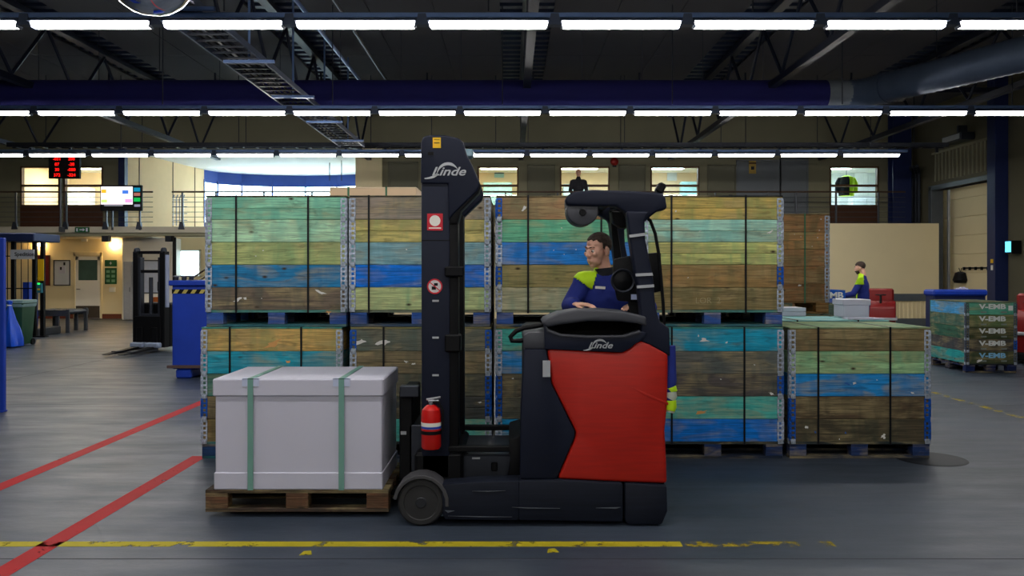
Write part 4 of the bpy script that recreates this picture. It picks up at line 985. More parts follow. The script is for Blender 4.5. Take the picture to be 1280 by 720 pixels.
for y in (5.74, 6.06):
    obj('lift_cylinder', G().cyl((0, 0, 1.1), .035, 1.7, 'Z', 12).cyl((0, 0, 2.1), .02, .5, 'Z', 10), M_dsteel, tk, (XX(545, DM) - TO.x, y - TO.y, .0))
    obj('lift_chain', G().box(-.01, .01, -.012, .012, .5, 2.3), M_dsteel, tk, (XX(555, DM) - TO.x, y + .05 - TO.y, 0))
bt('mast_bracket', 556, 580, 333, 346, DM, DM - .03, DM + .1, M_black, b=.01); bt('mast_bracket', 556, 576, 418, 440, DM, DM - .02, DM + .1, M_black, b=.01)
bt('head_slot', 535, 542, 190, 194, DM - .014, DM - .018, DM - .010, M_black, b=0)
bt('seam', 526.5, 561, 226, 229, DM, DM - .006, DM + .004, M_black, b=0); bt('seam', 527, 562, 300, 301, DM, DM - .001, DM + .004, M_black, b=0)
for py in (376, 422, 469): bt('rating_label', 540.5, 548.5, py - 1.2, py + 1.2, DM, DM - .003, DM + .002, M_silver, b=0)
yl_ = bt('yellow_label', 541, 551, 172, 185, DM - .014, DM - .018, DM - .012, M_yel, b=0, label='yellow warning label')
x, z = 0, 0
bx('print', -.018, .018, -.0045, -.002, -.004, .001, M_black, yl_, 0); bx('print', -.018, .018, -.0045, -.002, .02, .023, M_black, yl_, 0)
sq = bt('red_sticker', 534, 553.5, 267, 288, DM, DM - .004, DM + .002, pm('sticker_red', (200, 20, 44), .5), b=0, label='red square sticker with a white oval')
obj('oval', G().lathe([(.0, -.001), (.036, -.001), (.036, .001)], n=20, axis='Y'), M_white, sq, (0, -.003, .008)); bx('print', -.04, .04, -.0045, -.002, -.044, -.036, M_white, sq, 0)
c2 = tp(543.5, 358, DM); ns = obj('prohibition_sticker', G().lathe([(.0, -.002), (.046, -.002), (.046, .002)], n=24, axis='Y'), pm('sticker_white', (220, 214, 214), .5), tk, (c2[0], DM - .001 - TO.y, c2[1]), label='round red and white prohibition sticker')
obj('ring', G().lathe([(.041, -.0015), (.050, -.0015), (.050, .0015), (.041, .0015)], n=24, axis='Y', caps=False), pm('sticker_red', (200, 20, 44)), ns, (0, -.001, 0))
obj('slash', G().box(-.042, .042, -.0035, -.0025, -.003, .003), pm('sticker_red', (0, 0, 0)), ns, (0, 0, 0), (0, .7, 0)); obj('figure', G().box(-.02, .008, -.0032, -.0022, -.022, .0).box(-.005, .02, -.0032, -.0022, .004, .022), M_black, ns)
e = tp(557, 213, DM - .014); linde(tk, e[0], DM - .0165 - TO.y, e[1], .275, M_silver)
# worklight on the head
wlc = tp(582, 182, DM); obj('work_light', G().box(-.035, .035, -.05, .05, -.03, .03, .012).mesh(), pm('light_glass', (120, 150, 165), .2), tk, (wlc[0], .0, wlc[1]))
# carriage and forks
bt('carriage', 500, 517, 487, 598, 5.7, 5.66, 6.14, M_black, b=.01); bt('carriage_plate', 512, 530, 530, 590, 5.7, 5.66, 6.14, M_dsteel); bt('carriage_hook', 500, 524, 482, 496, 5.62, 5.60, 5.68, M_dsteel)
for y in (5.72, 5.96):
    obj('fork', G().prism([(XX(272, 5.7) - TO.x, .082), (XX(272, 5.7) - TO.x, .092), (XX(500, 5.7) - TO.x, .128), (XX(500, 5.7) - TO.x, .5), (XX(510, 5.7) - TO.x, .5), (XX(510, 5.7) - TO.x, .085)], y - TO.y, y + .11 - TO.y).mesh('g', .004, 1), M_black, tk)
bt('silver_bolt', 501, 508, 539, 543, 5.66, 5.652, 5.662, M_silver, b=0)
# reach carriage between mast and body
bt('reach_rail', 560, 652, 556, 563, 5.55, 5.5, 5.56, M_black); bt('battery_tray', 573, 640, 567, 600, 5.6, 5.56, 6.24, M_dsteel, b=.01); bt('reach_rail', 560, 652, 556, 563, 5.55, 6.24, 6.3, M_black)
pr('hydraulic_unit', [(636, 548), (652, 543), (652, 600), (634, 600), (638, 575)], 5.5, 5.46, 6.1, M_black, bevel=.01)
bt('tray_box', 614, 622, 578, 589, 5.55, 5.545, 5.57, M_black); bt('reach_foot', 520, 580, 562, 606, 5.6, 5.50, 6.28, M_black, b=.02)
bt('tray_handle', 590, 600, 572, 574, 5.55, 5.55, 5.57, M_silver, b=0)
obj('hose', G().tube([(p[0], 5.6 - TO.y, p[1]) for p in [tp(a, b2, 5.6) for a, b2 in ((574, 560), (590, 574), (612, 580), (632, 575), (645, 560))]], .014, 8), M_black, tk)

# fire extinguisher hung on the mast
fe = thing('fire_extinguisher', 'red fire extinguisher strapped to the truck mast', 'fire extinguisher', (XX(539, 5.42), 5.42, ZZ(561, 5.42)))
obj('cylinder', G().lathe([(.0, 0), (.055, .003), (.063, .015), (.064, .22), (.058, .255), (.035, .278), (.02, .285)], n=24), pm('extinguisher_red', (206, 22, 20), .35, var=.06), fe)
obj('label_band', G().lathe([(.0645, .135), (.0648, .135), (.0648, .175), (.0645, .175)], n=24), M_white, fe); obj('label_print', G().lathe([(.0650, .136), (.0652, .136), (.0652, .150), (.0650, .150)], n=24), M_blue, fe)
obj('strap_band', G().lathe([(.065, .10), (.068, .10), (.068, .122), (.065, .122)], n=24), M_black, fe)
obj('valve', G().cyl((0, 0, .295), .016, .03, 'Z', 12).box(-.02, .05, -.01, .01, .302, .315, .003), M_steel, fe); obj('lever', G().tube([(-.03, 0, .318), (.06, 0, .332)], .008, 6), M_steel, fe)
obj('hose', G().tube([(.0, 0, .3), (.05, -.02, .305), (.078, -.02, .25), (.078, -.02, .12)], .008, 8), M_black, fe)

# ================================================================ PEOPLE
def Rz(a): return Matrix.Rotation(a, 3, 'Z')
def head_parts(g, c, R, s=1.0):
    """skull, jaw and features around the point between the ears; the face looks along local -Y"""
    def e(p, r, rot=None):
        rr = R @ rot if rot is not None else R
        g.ell(Vector(c) + R @ (Vector(p) * s), [q * s for q in r], rr)
    def k(p0, r0, p1, r1): g.cap(Vector(c) + R @ (Vector(p0) * s), r0 * s, Vector(c) + R @ (Vector(p1) * s), r1 * s, 10)
    e((0, .012, .045), (.076, .096, .083)); e((0, -.033, .0), (.068, .062, .076)); e((0, -.043, -.052), (.055, .050, .047)); e((0, -.062, -.088), (.026, .024, .02))
    k((0, -.093, .020), .008, (0, -.110, -.012), .0125); e((.011, -.103, -.017), (.009, .010, .008)); e((-.011, -.103, -.017), (.009, .010, .008))
    k((-.035, -.084, .038), .008, (.035, -.084, .038), .008); e((0, -.093, -.047), (.024, .010, .006)); e((0, -.091, -.058), (.021, .010, .007))
    for s_ in (-1, 1):
        e((s_ * .042, -.070, -.008), (.020, .022, .018)); e((s_ * .077, .012, .0), (.010, .022, .033)); e((s_ * .074, .004, -.020), (.009, .012, .014))
    k((0, .02, -.03), .055, (0, .035, -.15), .058)
def face_parts(par, c, R, s=1.0, dark=True):
    me = G().ell((0, 0, 0), (.0115, .0115, .0115), n=10, m=7).mesh(); ir = G().ell((0, 0, 0), (.006, .004, .006), n=8, m=5).mesh()
    for s_ in (-1, 1):
        p = Vector(c) + R @ (Vector((s_ * .031, -.081, .014)) * s); q = R.to_euler()
        ey = obj('eye', me, pm('eye_white', (200, 195, 190), .3), par, p, q); obj('iris', ir, pm('eye_iris', (40, 34, 30), .2), ey, (0, -.0095, 0))
        b = G().tube([Vector(c) + R @ (Vector((s_ * x, y, z)) * s) for x, y, z in ((.014, -.0945, .038), (.030, -.0905, .043), (.046, -.076, .041))], .0035, 6); obj('eyebrow', b, M_hair, par)
def hand_parts(g, wrist, palm_dir, up, side, curl=.5, s=1.0):
    """palm and five fingers; palm_dir points to the fingertips, up is the back of the hand, side is where the thumb sits"""
    d = Vector(palm_dir).normalized(); u = Vector(up).normalized(); w = Vector(side).normalized(); o = Vector(wrist)
    for f in (-.028, -.010, .010, .028): g.cap(o + w * f * .75 * s, .016 * s, o + d * .085 * s + w * f * s, .0125 * s, 8)
    lens = (.070, .080, .076, .060)
    for i, f in enumerate((.030, .011, -.009, -.028)):
        p = o + d * .085 * s + w * f * s; a = .25 * curl; seg = lens[i] * s
        for j, fr in enumerate((.45, .32, .23)):
            q = p + (d * math.cos(a) - u * math.sin(a)) * seg * fr; g.cap(p, (.0095 - .0008 * j) * s, q, (.0090 - .0008 * j) * s, 8); p = q; a += .8 * curl
    p = o + d * .025 * s + w * .032 * s; q = p + (d * .7 + w * .6 - u * .25).normalized() * .042 * s; g.cap(p, .0125 * s, q, .0105 * s, 8)
    g.cap(q, .0105 * s, q + (d * .95 + w * .15 - u * .3).normalized() * .034 * s, .0088 * s, 8)

# ---- the driver (seated in the cab, chest to the camera side, head turned to the forks)
DO = Vector((.66, 5.92, 1.0))
dr = thing('person', 'driver in navy and yellow workwear leaning over the truck console', 'person', DO)
hc = Vector((.600, 5.84, 1.752)) - DO; RH = Rz(math.radians(-52)) @ Matrix.Rotation(math.radians(10), 3, 'X') @ Matrix.Rotation(math.radians(4), 3, 'Y')
nk = Vector((.650, 5.87, 1.60)) - DO; ch_ = Vector((.665, 5.89, 1.44)) - DO; pv = Vector((.70, 5.98, 1.03)) - DO
shL, shR = Vector((.500, 5.86, 1.535)) - DO, Vector((.855, 5.90, 1.53)) - DO
elL, elR = Vector((.400, 5.83, 1.375)) - DO, Vector((.94, 5.78, 1.36)) - DO
wrL, wrR = Vector((.425, 5.67, 1.392)) - DO, Vector((.838, 5.64, 1.386)) - DO
knL, knR = Vector((.42, 5.86, .93)) - DO, Vector((.45, 6.10, .93)) - DO
ftL, ftR = Vector((.40, 5.86, .53)) - DO, Vector((.42, 6.10, .53)) - DO
g = G(); head_parts(g, hc, RH)
g.cap(hc + RH @ Vector((0, .03, -.10)), .056, nk + Vector((0, 0, -.04)), .060)
def torso(g, e):
    g.ell(ch_, (.165 + e, .105 + e, .17 + e)); g.ell((ch_ + pv) / 2, (.145 + e, .105 + e, .22 + e)); g.ell(pv, (.16 + e, .12 + e, .12 + e))
    g.cap(shL, .062 + e, shR, .062 + e); g.cap(nk + Vector((0, .01, -.06)), .072 + e, ch_, .11 + e)
def arms(g, e, cut=0.0):
    for s_, el, wr in ((shL, elL, wrL), (shR, elR, wrR)):
        g.cap(s_, .056 + e, el, .045 + e); g.cap(el, .045 + e, el.lerp(wr, 1 - cut), .030 + e)
def legs(g, e):
    for kn, ft in ((knL, ftL), (knR, ftR)):
        g.cap(pv + Vector((0, (kn - pv).y * .5, -.02)), .085 + e, kn, .062 + e); g.cap(kn, .06 + e, ft, .045 + e)
torso(g, 0); arms(g, 0); legs(g, 0)
for ft in (ftL, ftR): g.cap(ft, .042, ft + Vector((-.14, 0, -.03)), .036)
hand_parts(g, wrL, (.85, -.55, -.05), (0, 0, 1), (.5, .85, 0) if 0 else (-.55, -.8, 0), .35)
hand_parts(g, wrR, (-.60, -.80, -.05), (0, 0, 1), (-.8, .6, 0), .35)
body = obj('body', voxel(g, .0048, 3), M_skin, dr)
face_parts(dr, hc, RH)
g = G(); torso(g, .016); arms(g, .015, .06); g.cap(nk + Vector((0, .008, -.035)), .078, nk + Vector((-.01, .01, .012)), .066)
jm = voxel(g, .009, 3); jk = obj('jacket', jm, M_cloth, dr)
def rel(p): return p + DO
obj('shoulder_yoke', patch(jm, lambda p: (lambda q: q.x < .552 + (q.z - 1.49) * .35 and q.z > 1.548 - (q.x - .464) * .75 and q.z < 1.66)(rel(p)), .004), M_hivis, jk, label='bright yellow shoulder panel')
obj('shoulder_yoke', patch(jm, lambda p: (lambda q: q.x > .74 and q.z > 1.50)(rel(p)), .004), M_hivis, jk, label='bright yellow shoulder panel')
obj('collar', G().lathe([(.064, -.03), (.07, .0), (.066, .035), (.060, .035), (.06, -.03)], n=20), M_dark, jk, nk + Vector((-.004, 0, .0)), (0, -.12, 0))
q = P(750, 359.5, 5.78) - DO; obj('chest_badge', G().box(-.035, .035, -.003, .002, -.009, .009, .001), M_white, jk, (q.x, 5.765 - DO.y, q.z), (0, .05, 0))
g = G(); legs(g, .014); g.ell(pv, (.172, .134, .12)); obj('trousers', voxel(g, .012, 2), M_dark, dr)
for ft in (ftL, ftR): obj('boot', G().box(-.20, .06, -.05, .05, -.08, .03, .03), M_black, dr, ft)
RI = RH.transposed()
hairm = patch(body.data, lambda p: (lambda q: (q.z > .052 + .75 * (-.02 - q.y) + .8 * max(0, abs(q.x) - .025) * (1 if q.y < -.045 else .35) + .004 * math.sin(130 * q.x + 90 * q.y) and q.y > -.085) if q.y < -.02 else (q.z > .030 - (q.y + .02) * .85 and q.z > -.055 and q.z < .2 and abs(q.x) < (.1 if q.z > .042 else .0725) and q.y < .14))(RI @ (p - hc)), .006)
obj('hair', hairm, M_hair, dr, label='short dark hair')

# ---- standing figures
def standing(label, loc, h, yaw, arms_, shirt, trous, shirt_e=.016, hair=True, beard=False, lean=0.0, hivis=None, cuffs=False, skinm=None):
    s = h / 1.80
    t = thing('person', label, 'person', loc, yaw)
    def V(x, y, z): return Vector((x, y - lean * max(0, z - .9), z)) * s
    hc = V(0, -.01, 1.685); RH = Matrix.Rotation(math.radians(10), 3, 'X')
    nk, ch_, pv = V(0, .02, 1.50), V(0, .01, 1.30), V(0, .01, .98)
    g = G(); head_parts(g, hc, RH, s)
    def tor(g, e):
        g.ell(ch_, ((.175 + e) * s, (.11 + e) * s, (.19 + e) * s)); g.ell((ch_ + pv) / 2, ((.15 + e) * s, (.105 + e) * s, (.23 + e) * s)); g.ell(pv, ((.165 + e) * s, (.115 + e) * s, (.12 + e) * s))
        g.cap(V(-.165, .01, 1.42), (.062 + e) * s, V(.165, .01, 1.42), (.062 + e) * s); g.cap(nk, (.065 + e) * s, ch_, (.11 + e) * s)
    def arm(g, e, cut=0):
        for sh, el, wr in arms_:
            g.cap(V(*sh), (.055 + e) * s, V(*el), (.045 + e) * s); g.cap(V(*el), (.045 + e) * s, V(*el).lerp(V(*wr), 1 - cut), (.032 + e) * s)
    def leg(g, e):
        for sg in (-1, 1):
            hip, kn, an = Vector((sg * .095, .01, .94)) * s, Vector((sg * .11, -.01, .50)) * s, Vector((sg * .12, .02, .09)) * s
            g.cap(hip, (.088 + e) * s, kn, (.062 + e) * s); g.cap(kn, (.06 + e) * s, an, (.043 + e) * s)
    tor(g, 0); arm(g, 0); leg(g, 0)
    for sg in (-1, 1): g.cap(Vector((sg * .12, .02, .05)) * s, .042 * s, Vector((sg * .135, -.14, .035)) * s, .034 * s)
    for sh, el, wr in arms_:
        d = (V(*wr) - V(*el)); hand_parts(g, V(*wr), d, Vector((0, -.2, 1)), Vector((-1 if sh[0] > 0 else 1, 0, 0)), .6, s)
    bd = obj('body', voxel(g, .009, 2), skinm or M_skin, t); face_parts(t, hc, RH, s)
    g = G(); tor(g, shirt_e); arm(g, .014, .05); g.cap(V(0, .015, 1.44), .08 * s, V(0, .012, 1.53), .068 * s); jm = voxel(g, .012, 2); j = obj('jacket', jm, shirt, t)
    if hivis:
        for nm, fn in hivis: obj(nm, patch(jm, lambda p, fn=fn: fn(p / s), .006), M_hivis, j)
    g = G(); leg(g, .016); g.ell(pv, (.176 * s, .126 * s, .125 * s)); tr_ = voxel(g, .012, 2); tj = obj('trousers', tr_, trous, t)
    if cuffs: obj('cuff_band', patch(tr_, lambda p: .30 < p.z / s < .42, .006), M_hivis, tj)
    for sg in (-1, 1): obj('shoe', G().box(-.05 * s, .05 * s, -.20 * s, .07 * s, 0, .10 * s, .03 * s), M_black, t, (sg * .125 * s, 0, 0))
    RI = RH.transposed()
    if hair: obj('hair', patch(bd.data, lambda p: (lambda q: q.z > .06 - max(0, q.y + .02) * .9 and q.z > -.06 and abs(q.x) < .1 and q.y < .13 and (q.y > -.075))((RI @ (p - hc)) / s), .007), M_hair, t)
    if beard: obj('beard', patch(bd.data, lambda p: (lambda q: q.z < -.045 and q.z > -.115 and q.y < -.02 and abs(q.x) < .1)((RI @ (p - hc)) / s), .008), M_hair, t)
    return t
FWD = [((-.20, .01, 1.41), (-.27, -.13, 1.18), (-.20, -.38, 1.12)), ((.20, .01, 1.41), (.27, -.12, 1.18), (.20, -.36, 1.13))]
wpos = P(1079, 400, 16.6)
standing('bearded worker in navy and yellow workwear standing by the cream wall', (wpos.x, 16.6, 0), 1.80, math.radians(-122), FWD, M_cloth, M_cloth, beard=True, lean=.06,
         hivis=(('shoulder_yoke', lambda p: p.z > 1.36 and p.y < .02), ('front_stripe', lambda p: p.y < -.02 and 1.02 < p.z <= 1.36 and .03 < abs(p.x) < .11), ('arm_panel', lambda p: p.z > 1.36 and abs(p.x) > .15 and p.y < .04)), cuffs=True)
CRS = [((-.20, .01, 1.41), (-.25, -.01, 1.15), (-.20, -.20, 1.02)), ((.20, .01, 1.41), (.25, -.01, 1.15), (.20, -.20, 1.02))]
standing('dark-clothed man standing at the walkway railing before the lit office window', (XX(723, 24.95), 24.95, 2.93), 1.72, 0.0, CRS, M_dark, M_dark, hair=False, lean=.05)

# ---- garments
jt = thing('work_jacket', 'navy work garment with yellow bands hanging at the truck rear edge', 'jacket', (1.018, 5.37, ZZ(515, 5.37)))
hh = ZZ(432, 5.37) - ZZ(515, 5.37)
def slv(f0, f1, e): return G().tube([(x, 0, z) for x, z in ((-.010, hh * f0), (-.004 + .006 * math.sin(4 * f0), hh * (f0 * .6 + f1 * .4)), (-.004, hh * f1))], [.030 + e, .034 + e, .031 + e], 14)
obj('sleeve', slv(.16, 1.0, 0), M_cloth, jt); obj('cuff', slv(.0, .16, .0), pm('reflect_grey', (196, 204, 190), .5), jt); obj('yellow_band', slv(.03, .18, .004), M_hivis, jt); obj('yellow_band', slv(.32, .38, .004), M_hivis, jt); obj('reflective_band', slv(.2, .31, .004), pm('reflect_grey', (196, 204, 190)), jt)
vj = thing('safety_jacket', 'yellow and black safety jacket hanging inside the right office window', 'jacket', (XX(1058, 26.9), 26.9, ZZ(245, 26.9)))
obj('torso', G().lathe([(.23, 0), (.24, .25), (.25, .5), (.2, .6), (.07, .66)], n=16), M_hivis, vj); obj('front_panel', G().lathe([(.235, .0), (.25, .25), (.258, .5), (.21, .6)], n=10, a0=PI * .85, a1=PI * 1.5), M_dark, vj)
for s_ in (-1, 1): obj('sleeve', G().tube([(s_ * .2, 0, .56), (s_ * .29, 0, .4), (s_ * .3, 0, .1)], [.08, .075, .06], 10), M_dark if s_ < 0 else M_hivis, vj)
obj('hook', G().tube([(0, 0, .64), (0, 0, .8), (.03, .0, .84)], .01, 6), M_dsteel, vj)

# ================================================================ LEFT BACKGROUND
# signs and boards on the lower wall
def board(name, lab, cat, px0, px1, py0, py1, d, mat, frame, th=.03):
    t = thing(name, lab, cat, (XX((px0 + px1) / 2, d), d, ZZ((py0 + py1) / 2, d))); w = (XX(px1, d) - XX(px0, d)) / 2; h = (ZZ(py0, d) - ZZ(py1, d)) / 2
    bx('panel', -w, w, -th, 0, -h, h, mat, t, .003)
    g = G(); f = .035
    for q in ((-w, -w + f, -h, h), (w - f, w, -h, h), (-w, w, h - f, h), (-w, w, -h, -h + f)): g.box(q[0], q[1], -th - .012, -th, q[2], q[3])
    obj('frame', g, frame, t); return t, w, h
M_wbd = pm('whiteboard', (206, 212, 220), .35, var=.04); M_green = pm('sign_green', (20, 92, 52), .5)
board('notice_board', 'dark red notice board on the cream wall at left', 'board', 44, 63, 319, 357, YD - .01, pm('board_red', (116, 22, 28), .7), M_brown)
t, w, h = board('whiteboard', 'white board with papers beside the grey-white door', 'board', 67.5, 88.5, 325, 357, YD - .01, M_wbd, M_post)
bx('paper', -.1, .12, -.04, -.034, -.02, .22, M_wht, t, 0); bx('note', -.06, .0, -.045, -.036, .1, .2, M_dark, t, 0); bx('note', .06, .12, -.045, -.036, .26, .36, M_dark, t, 0)
for nm, y0, y1, lab in (('emergency_sign', 325, 333, 'small green emergency sign with a white cross right of the door'), ('emergency_sign', 335, 355, 'larger green emergency notice below the small green sign')):
    t, w, h = board(nm, lab, 'sign', 131.5, 146, y0, y1, YD - .01, M_green, M_green, .015)
    if y1 < 334: bx('cross_mark', -.04, .04, -.03, -.026, -.012, .012, M_wht, t, 0); bx('cross_mark', -.012, .012, -.03, -.026, -.05, .05, M_wht, t, 0)
    else:
        for a in (-1, 1):
            for b2 in (-1, 0, 1): bx('pictogram', a * .09 - .06, a * .09 + .06, -.03, -.026, b2 * .16 - .05, b2 * .16 + .04, pm('pictogram', (120, 170, 140), .6), t, 0)
t, w, h = board('exit_sign', 'green exit sign with a running figure and arrow on the walkway edge', 'sign', 94.5, 112, 284, 290.5, ME - .01, M_green, M_green, .03)
obj('arrow', G().prism([(-.07, -.015), (.03, -.015), (.03, -.045), (.09, 0), (.03, .045), (.03, .015), (-.07, .015)], -.047, -.043), M_wht, t); bx('figure', -.16, -.12, -.047, -.043, -.05, .04, M_wht, t, 0); bx('door_mark', .12, .17, -.047, -.043, -.05, .05, M_wht, t, 0)
for k, px in enumerate((101, 155)):
    o = thing('wall_switch', ('small thermostat box on the wall above the whiteboard level', 'small white dispenser box beside the green emergency notice')[k], 'wall box', P((106, 141)[k], (299, 362)[k], YD)); bx('case', -.1, .1, -.06, 0, -.08, .08, M_white, o); bx('cover', -.07, .07, -.07, -.06, -.05, .05, M_white, o)
for k, px in enumerate((133, 212)):
    o = thing('wall_speaker', 'black box fixed under the walkway edge, the %s one' % ('left' if k == 0 else 'right'), 'speaker', P(px, 297, ME + .2), group='black boxes under the walkway'); bx('case', -.1, .1, -.1, .1, -.12, .12, M_black, o, .01); bx('grille', -.08, .08, -.11, -.1, -.1, .1, M_dark, o)
# number board
nb = thing('number_board', 'black LED board with red numbers above the walkway at left', 'display', (XX(84, ME), ME - .18, ZZ(224, ME)))
w = .45; h = ZZ(196, ME) - ZZ(224, ME)
bx('case', -w, w, 0, .1, 0, h, M_black, nb, .01); M_led = emat('red_led', (255, 24, 18), 1.3)
for i, (a, b2) in enumerate((('-031', '200'), ('87', '-28'), ('30', '-080'), ('372', '-324'))):
    for sx, s_ in ((-.2, a), (.22, b2)): obj('digits', text_mesh(s_, .125, .002, 0, .001, 1.05), M_led, nb, (sx, -.004, h - .09 - i * .155), label='red lit number')
obj('pole', G().tube([(-.12, .05, 0), (-.12, .05, ZZ(284, ME) - ZZ(224, ME))], .03, 8), M_post, nb); bx('foot_bracket', -.18, -.06, .05, .18, ZZ(290, ME) - ZZ(224, ME), ZZ(284, ME) - ZZ(224, ME), M_post, nb)
# info screen
tv = thing('info_screen', 'wide wall screen showing a white page with coloured notes, hung on the railing', 'display', (XX(154, ME), ME - .14, ZZ(248, ME)))
hw_, hh_ = (XX(180, ME) - XX(128, ME)) / 2, (ZZ(232, ME) - ZZ(264, ME)) / 2
bx('case', -hw_, hw_, 0, .08, -hh_, hh_, M_black, tv, .012)
def scr(nm, x0, x1, z0, z1, rgb, st, y=-.004): obj(nm, G().box(x0 * hw_, x1 * hw_, y, y + .003, z0 * hh_, z1 * hh_), emat('screen_%d_%d_%d' % rgb, rgb, st), tv)
scr('page', -.95, .56, -.5, .88, (252, 236, 246), 1.0)
for n_, x0, x1, z0, z1, c in (('orange_note', -.93, -.7, .38, .66, (250, 170, 40)), ('green_note', -.93, -.66, -.36, -.12, (190, 215, 120)), ('blue_note', .07, .36, .32, .6, (60, 110, 200)), ('pink_note', .2, .54, -.36, -.08, (250, 150, 200)), ('grey_text', -.8, .1, -.62, -.56, (140, 140, 150)),
        ('teal_tile', .62, .92, .5, .8, (20, 120, 150)), ('brown_tile', .62, .92, .16, .4, (150, 90, 80)), ('green_tile', .62, .92, -.28, .02, (20, 160, 70)), ('white_tile', .64, .92, -.68, -.5, (120, 120, 140))): scr(n_, x0, x1, z0, z1, c, .9, -.008)
for sx in (-.3, .5): bx('bracket', sx - .02, sx + .02, .08, .14, -hh_ - .55, -hh_ + .1, M_dsteel, tv)

# blue cabinet edge at the frame side
q = thing('blue_partition', 'tall blue steel partition cut off by the left picture edge', 'partition', (XX(-50, 9.7), 9.62, 0)); x1 = XX(4.5, 9.62) - XX(-50, 9.7)
bx('sheet', -.5, x1 - .05, .01, .04, .10, 1.95, M_blue, q, .004); bx('post', x1 - .06, x1, 0, .055, 0, 2.0, M_blue, q, .008); bx('post', -.56, -.5, 0, .055, 0, 2.0, M_blue, q, .008); bx('foot', x1 - .12, x1 + .0, -.02, .08, 0, .02, M_blue, q)
# wrapping machine frame
wm = thing('wrapping_machine', 'dark mesh-fenced wrapping machine with a blue canopy at far left', 'machine', (XX(44, 20.8), 20.8, 0))
for px in (17, 43.5, 53.5): x = XX(px, 20.8) - XX(44, 20.8); bx('post', x - .045, x + .045, -.045, .045, 0, 2.36, M_black, wm); bx('foot', x - .1, x + .1, -.1, .1, 0, .03, M_black, wm)
xl = XX(-30, 20.8) - XX(44, 20.8); bx('canopy', xl, .14, -.3, .9, 2.36, 2.56, pm('canopy_blue', (34, 48, 92), .5), wm, .02)
for k in range(9): obj('fence_wire', G().tube([(xl + .1 + k * .17, .0, .1), (xl + .1 + k * .17, .0, 2.36)], .01, 5), M_black, wm)
for z in (.3, 1.2, 2.0): obj('fence_bar', G().tube([(xl, 0, z), (0, 0, z)], .014, 5), M_black, wm)
sgn = bx('name_sign', XX(12, 20.7) - XX(44, 20.8), XX(42, 20.7) - XX(44, 20.8), -.08, -.06, ZZ(324, 20.7), ZZ(312, 20.7), M_wbd, wm, 0, label='white sign with dark lettering')
obj('lettering', text_mesh('Spedition', .13, .002, 0, .002), M_dark, sgn, (.06, -.014, 0))
bx('warning_strip', XX(46.5, 20.7) - XX(44, 20.8), XX(54, 20.7) - XX(44, 20.8), -.08, -.06, ZZ(351, 20.7), ZZ(324, 20.7), M_yel, wm, .004); bx('control_box', .1, .22, -.12, -.05, ZZ(366, 20.7), ZZ(354, 20.7), pm('control_teal', (40, 120, 140), .5), wm)
for k, z in enumerate((1.45, 1.32, 1.18)): bx('button', .13, .19, -.14, -.12, z - .02, z + .02, M_yel if k != 1 else emat('pilot_green', (40, 230, 90), 1.2), wm)
bx('turntable', xl, .0, .1, 1.2, 0, .2, M_dsteel, wm, .02); bx('inner_cabinet', XX(34, 21.5) - XX(44, 20.8), XX(42, 21.5) - XX(44, 20.8), .5, .9, .2, 1.35, M_blue, wm)
# green bin with liner, blue bag
gb = thing('waste_bin', 'dark green wheeled bin with a clear liner at left', 'bin', (XX(23, 18.4), 18.4, 0))
def taper(w0, d0, w1, d1, z0, z1):
    v = [(-w0, -d0, z0), (w0, -d0, z0), (w0, d0, z0), (-w0, d0, z0), (-w1, -d1, z1), (w1, -d1, z1), (w1, d1, z1), (-w1, d1, z1)]
    return G().add(v, [(0, 1, 2, 3), (4, 5, 6, 7), (0, 1, 5, 4), (1, 2, 6, 5), (2, 3, 7, 6), (3, 0, 4, 7)])
obj('body', taper(.19, .2, .24, .26, .03, .92).mesh('b', .02), pm('bin_green', (22, 66, 40), .5), gb); obj('liner', taper(.25, .27, .27, .29, .84, 1.0).mesh('b', .03), pm('clear_liner', (130, 160, 160), .3, var=.3, scale=14), gb); obj('rim', taper(.255, .275, .265, .285, .9, .935).mesh('b', .006), pm('bin_green', (0, 0, 0)), gb)
for s_ in (-1, 1): obj('wheel', G().cyl((0, 0, 0), .07, .04, 'X', 14), M_black, gb, (s_ * .2, .2, .07))
bb = thing('plastic_bag', 'bright blue plastic sack leaning beside the green bin', 'bag', (XX(12, 17.9), 17.9, 0))
random.seed(3); g = G(); pf = [(.05, 0), (.19, .03), (.20, .2), (.16, .4), (.11, .6), (.06, .8), (.035, .9), (.06, .98), (.03, 1.0)]; vs = []; fs = []; n = 22
for i, (r, z) in enumerate(pf):
    for k in range(n): a = 2 * PI * k / n; q = r * (1 + .16 * math.sin(5 * a + z * 3) + random.uniform(-.06, .06)); vs.append((q * math.cos(a) + .06 * (1 - z), q * math.sin(a), z))
for i in range(len(pf) - 1):
    for k in range(n): fs.append((i * n + k, i * n + (k + 1) % n, (i + 1) * n + (k + 1) % n, (i + 1) * n + k))
g.add(vs, fs); obj('sack', g, pm('bag_blue', (18, 84, 220), .28, var=.15, scale=8, bump=.5), bb); obj('tie', G().lathe([(.04, .88), (.05, .89), (.04, .91)], n=12, caps=False), M_white, bb)
# roller conveyor
rcv = thing('roller_table', 'grey roller table standing before the whiteboard', 'table', (XX(70, 22.2), 22.2, 0)); hwid = .33
obj('belt', G().box(-hwid - .3, hwid, 0, 1.0, .5, .58, .03), pm('belt_dark', (60, 64, 76), .6), rcv)
for y in (-.02, .98): bx('side_rail', -hwid - .3, hwid + .02, y, y + .04, .44, .60, M_post, rcv)
for sx in (-hwid - .28, -.02, hwid - .08):
    for y in (.0, .94): bx('leg', sx, sx + .09, y, y + .06, .0, .62 if sx > 0 else .5, M_post, rcv)
for k in range(4): obj('roller', G().cyl((-hwid - .2 + k * .24, .5, .575), .03, .94, 'Y', 10), M_dsteel, rcv)
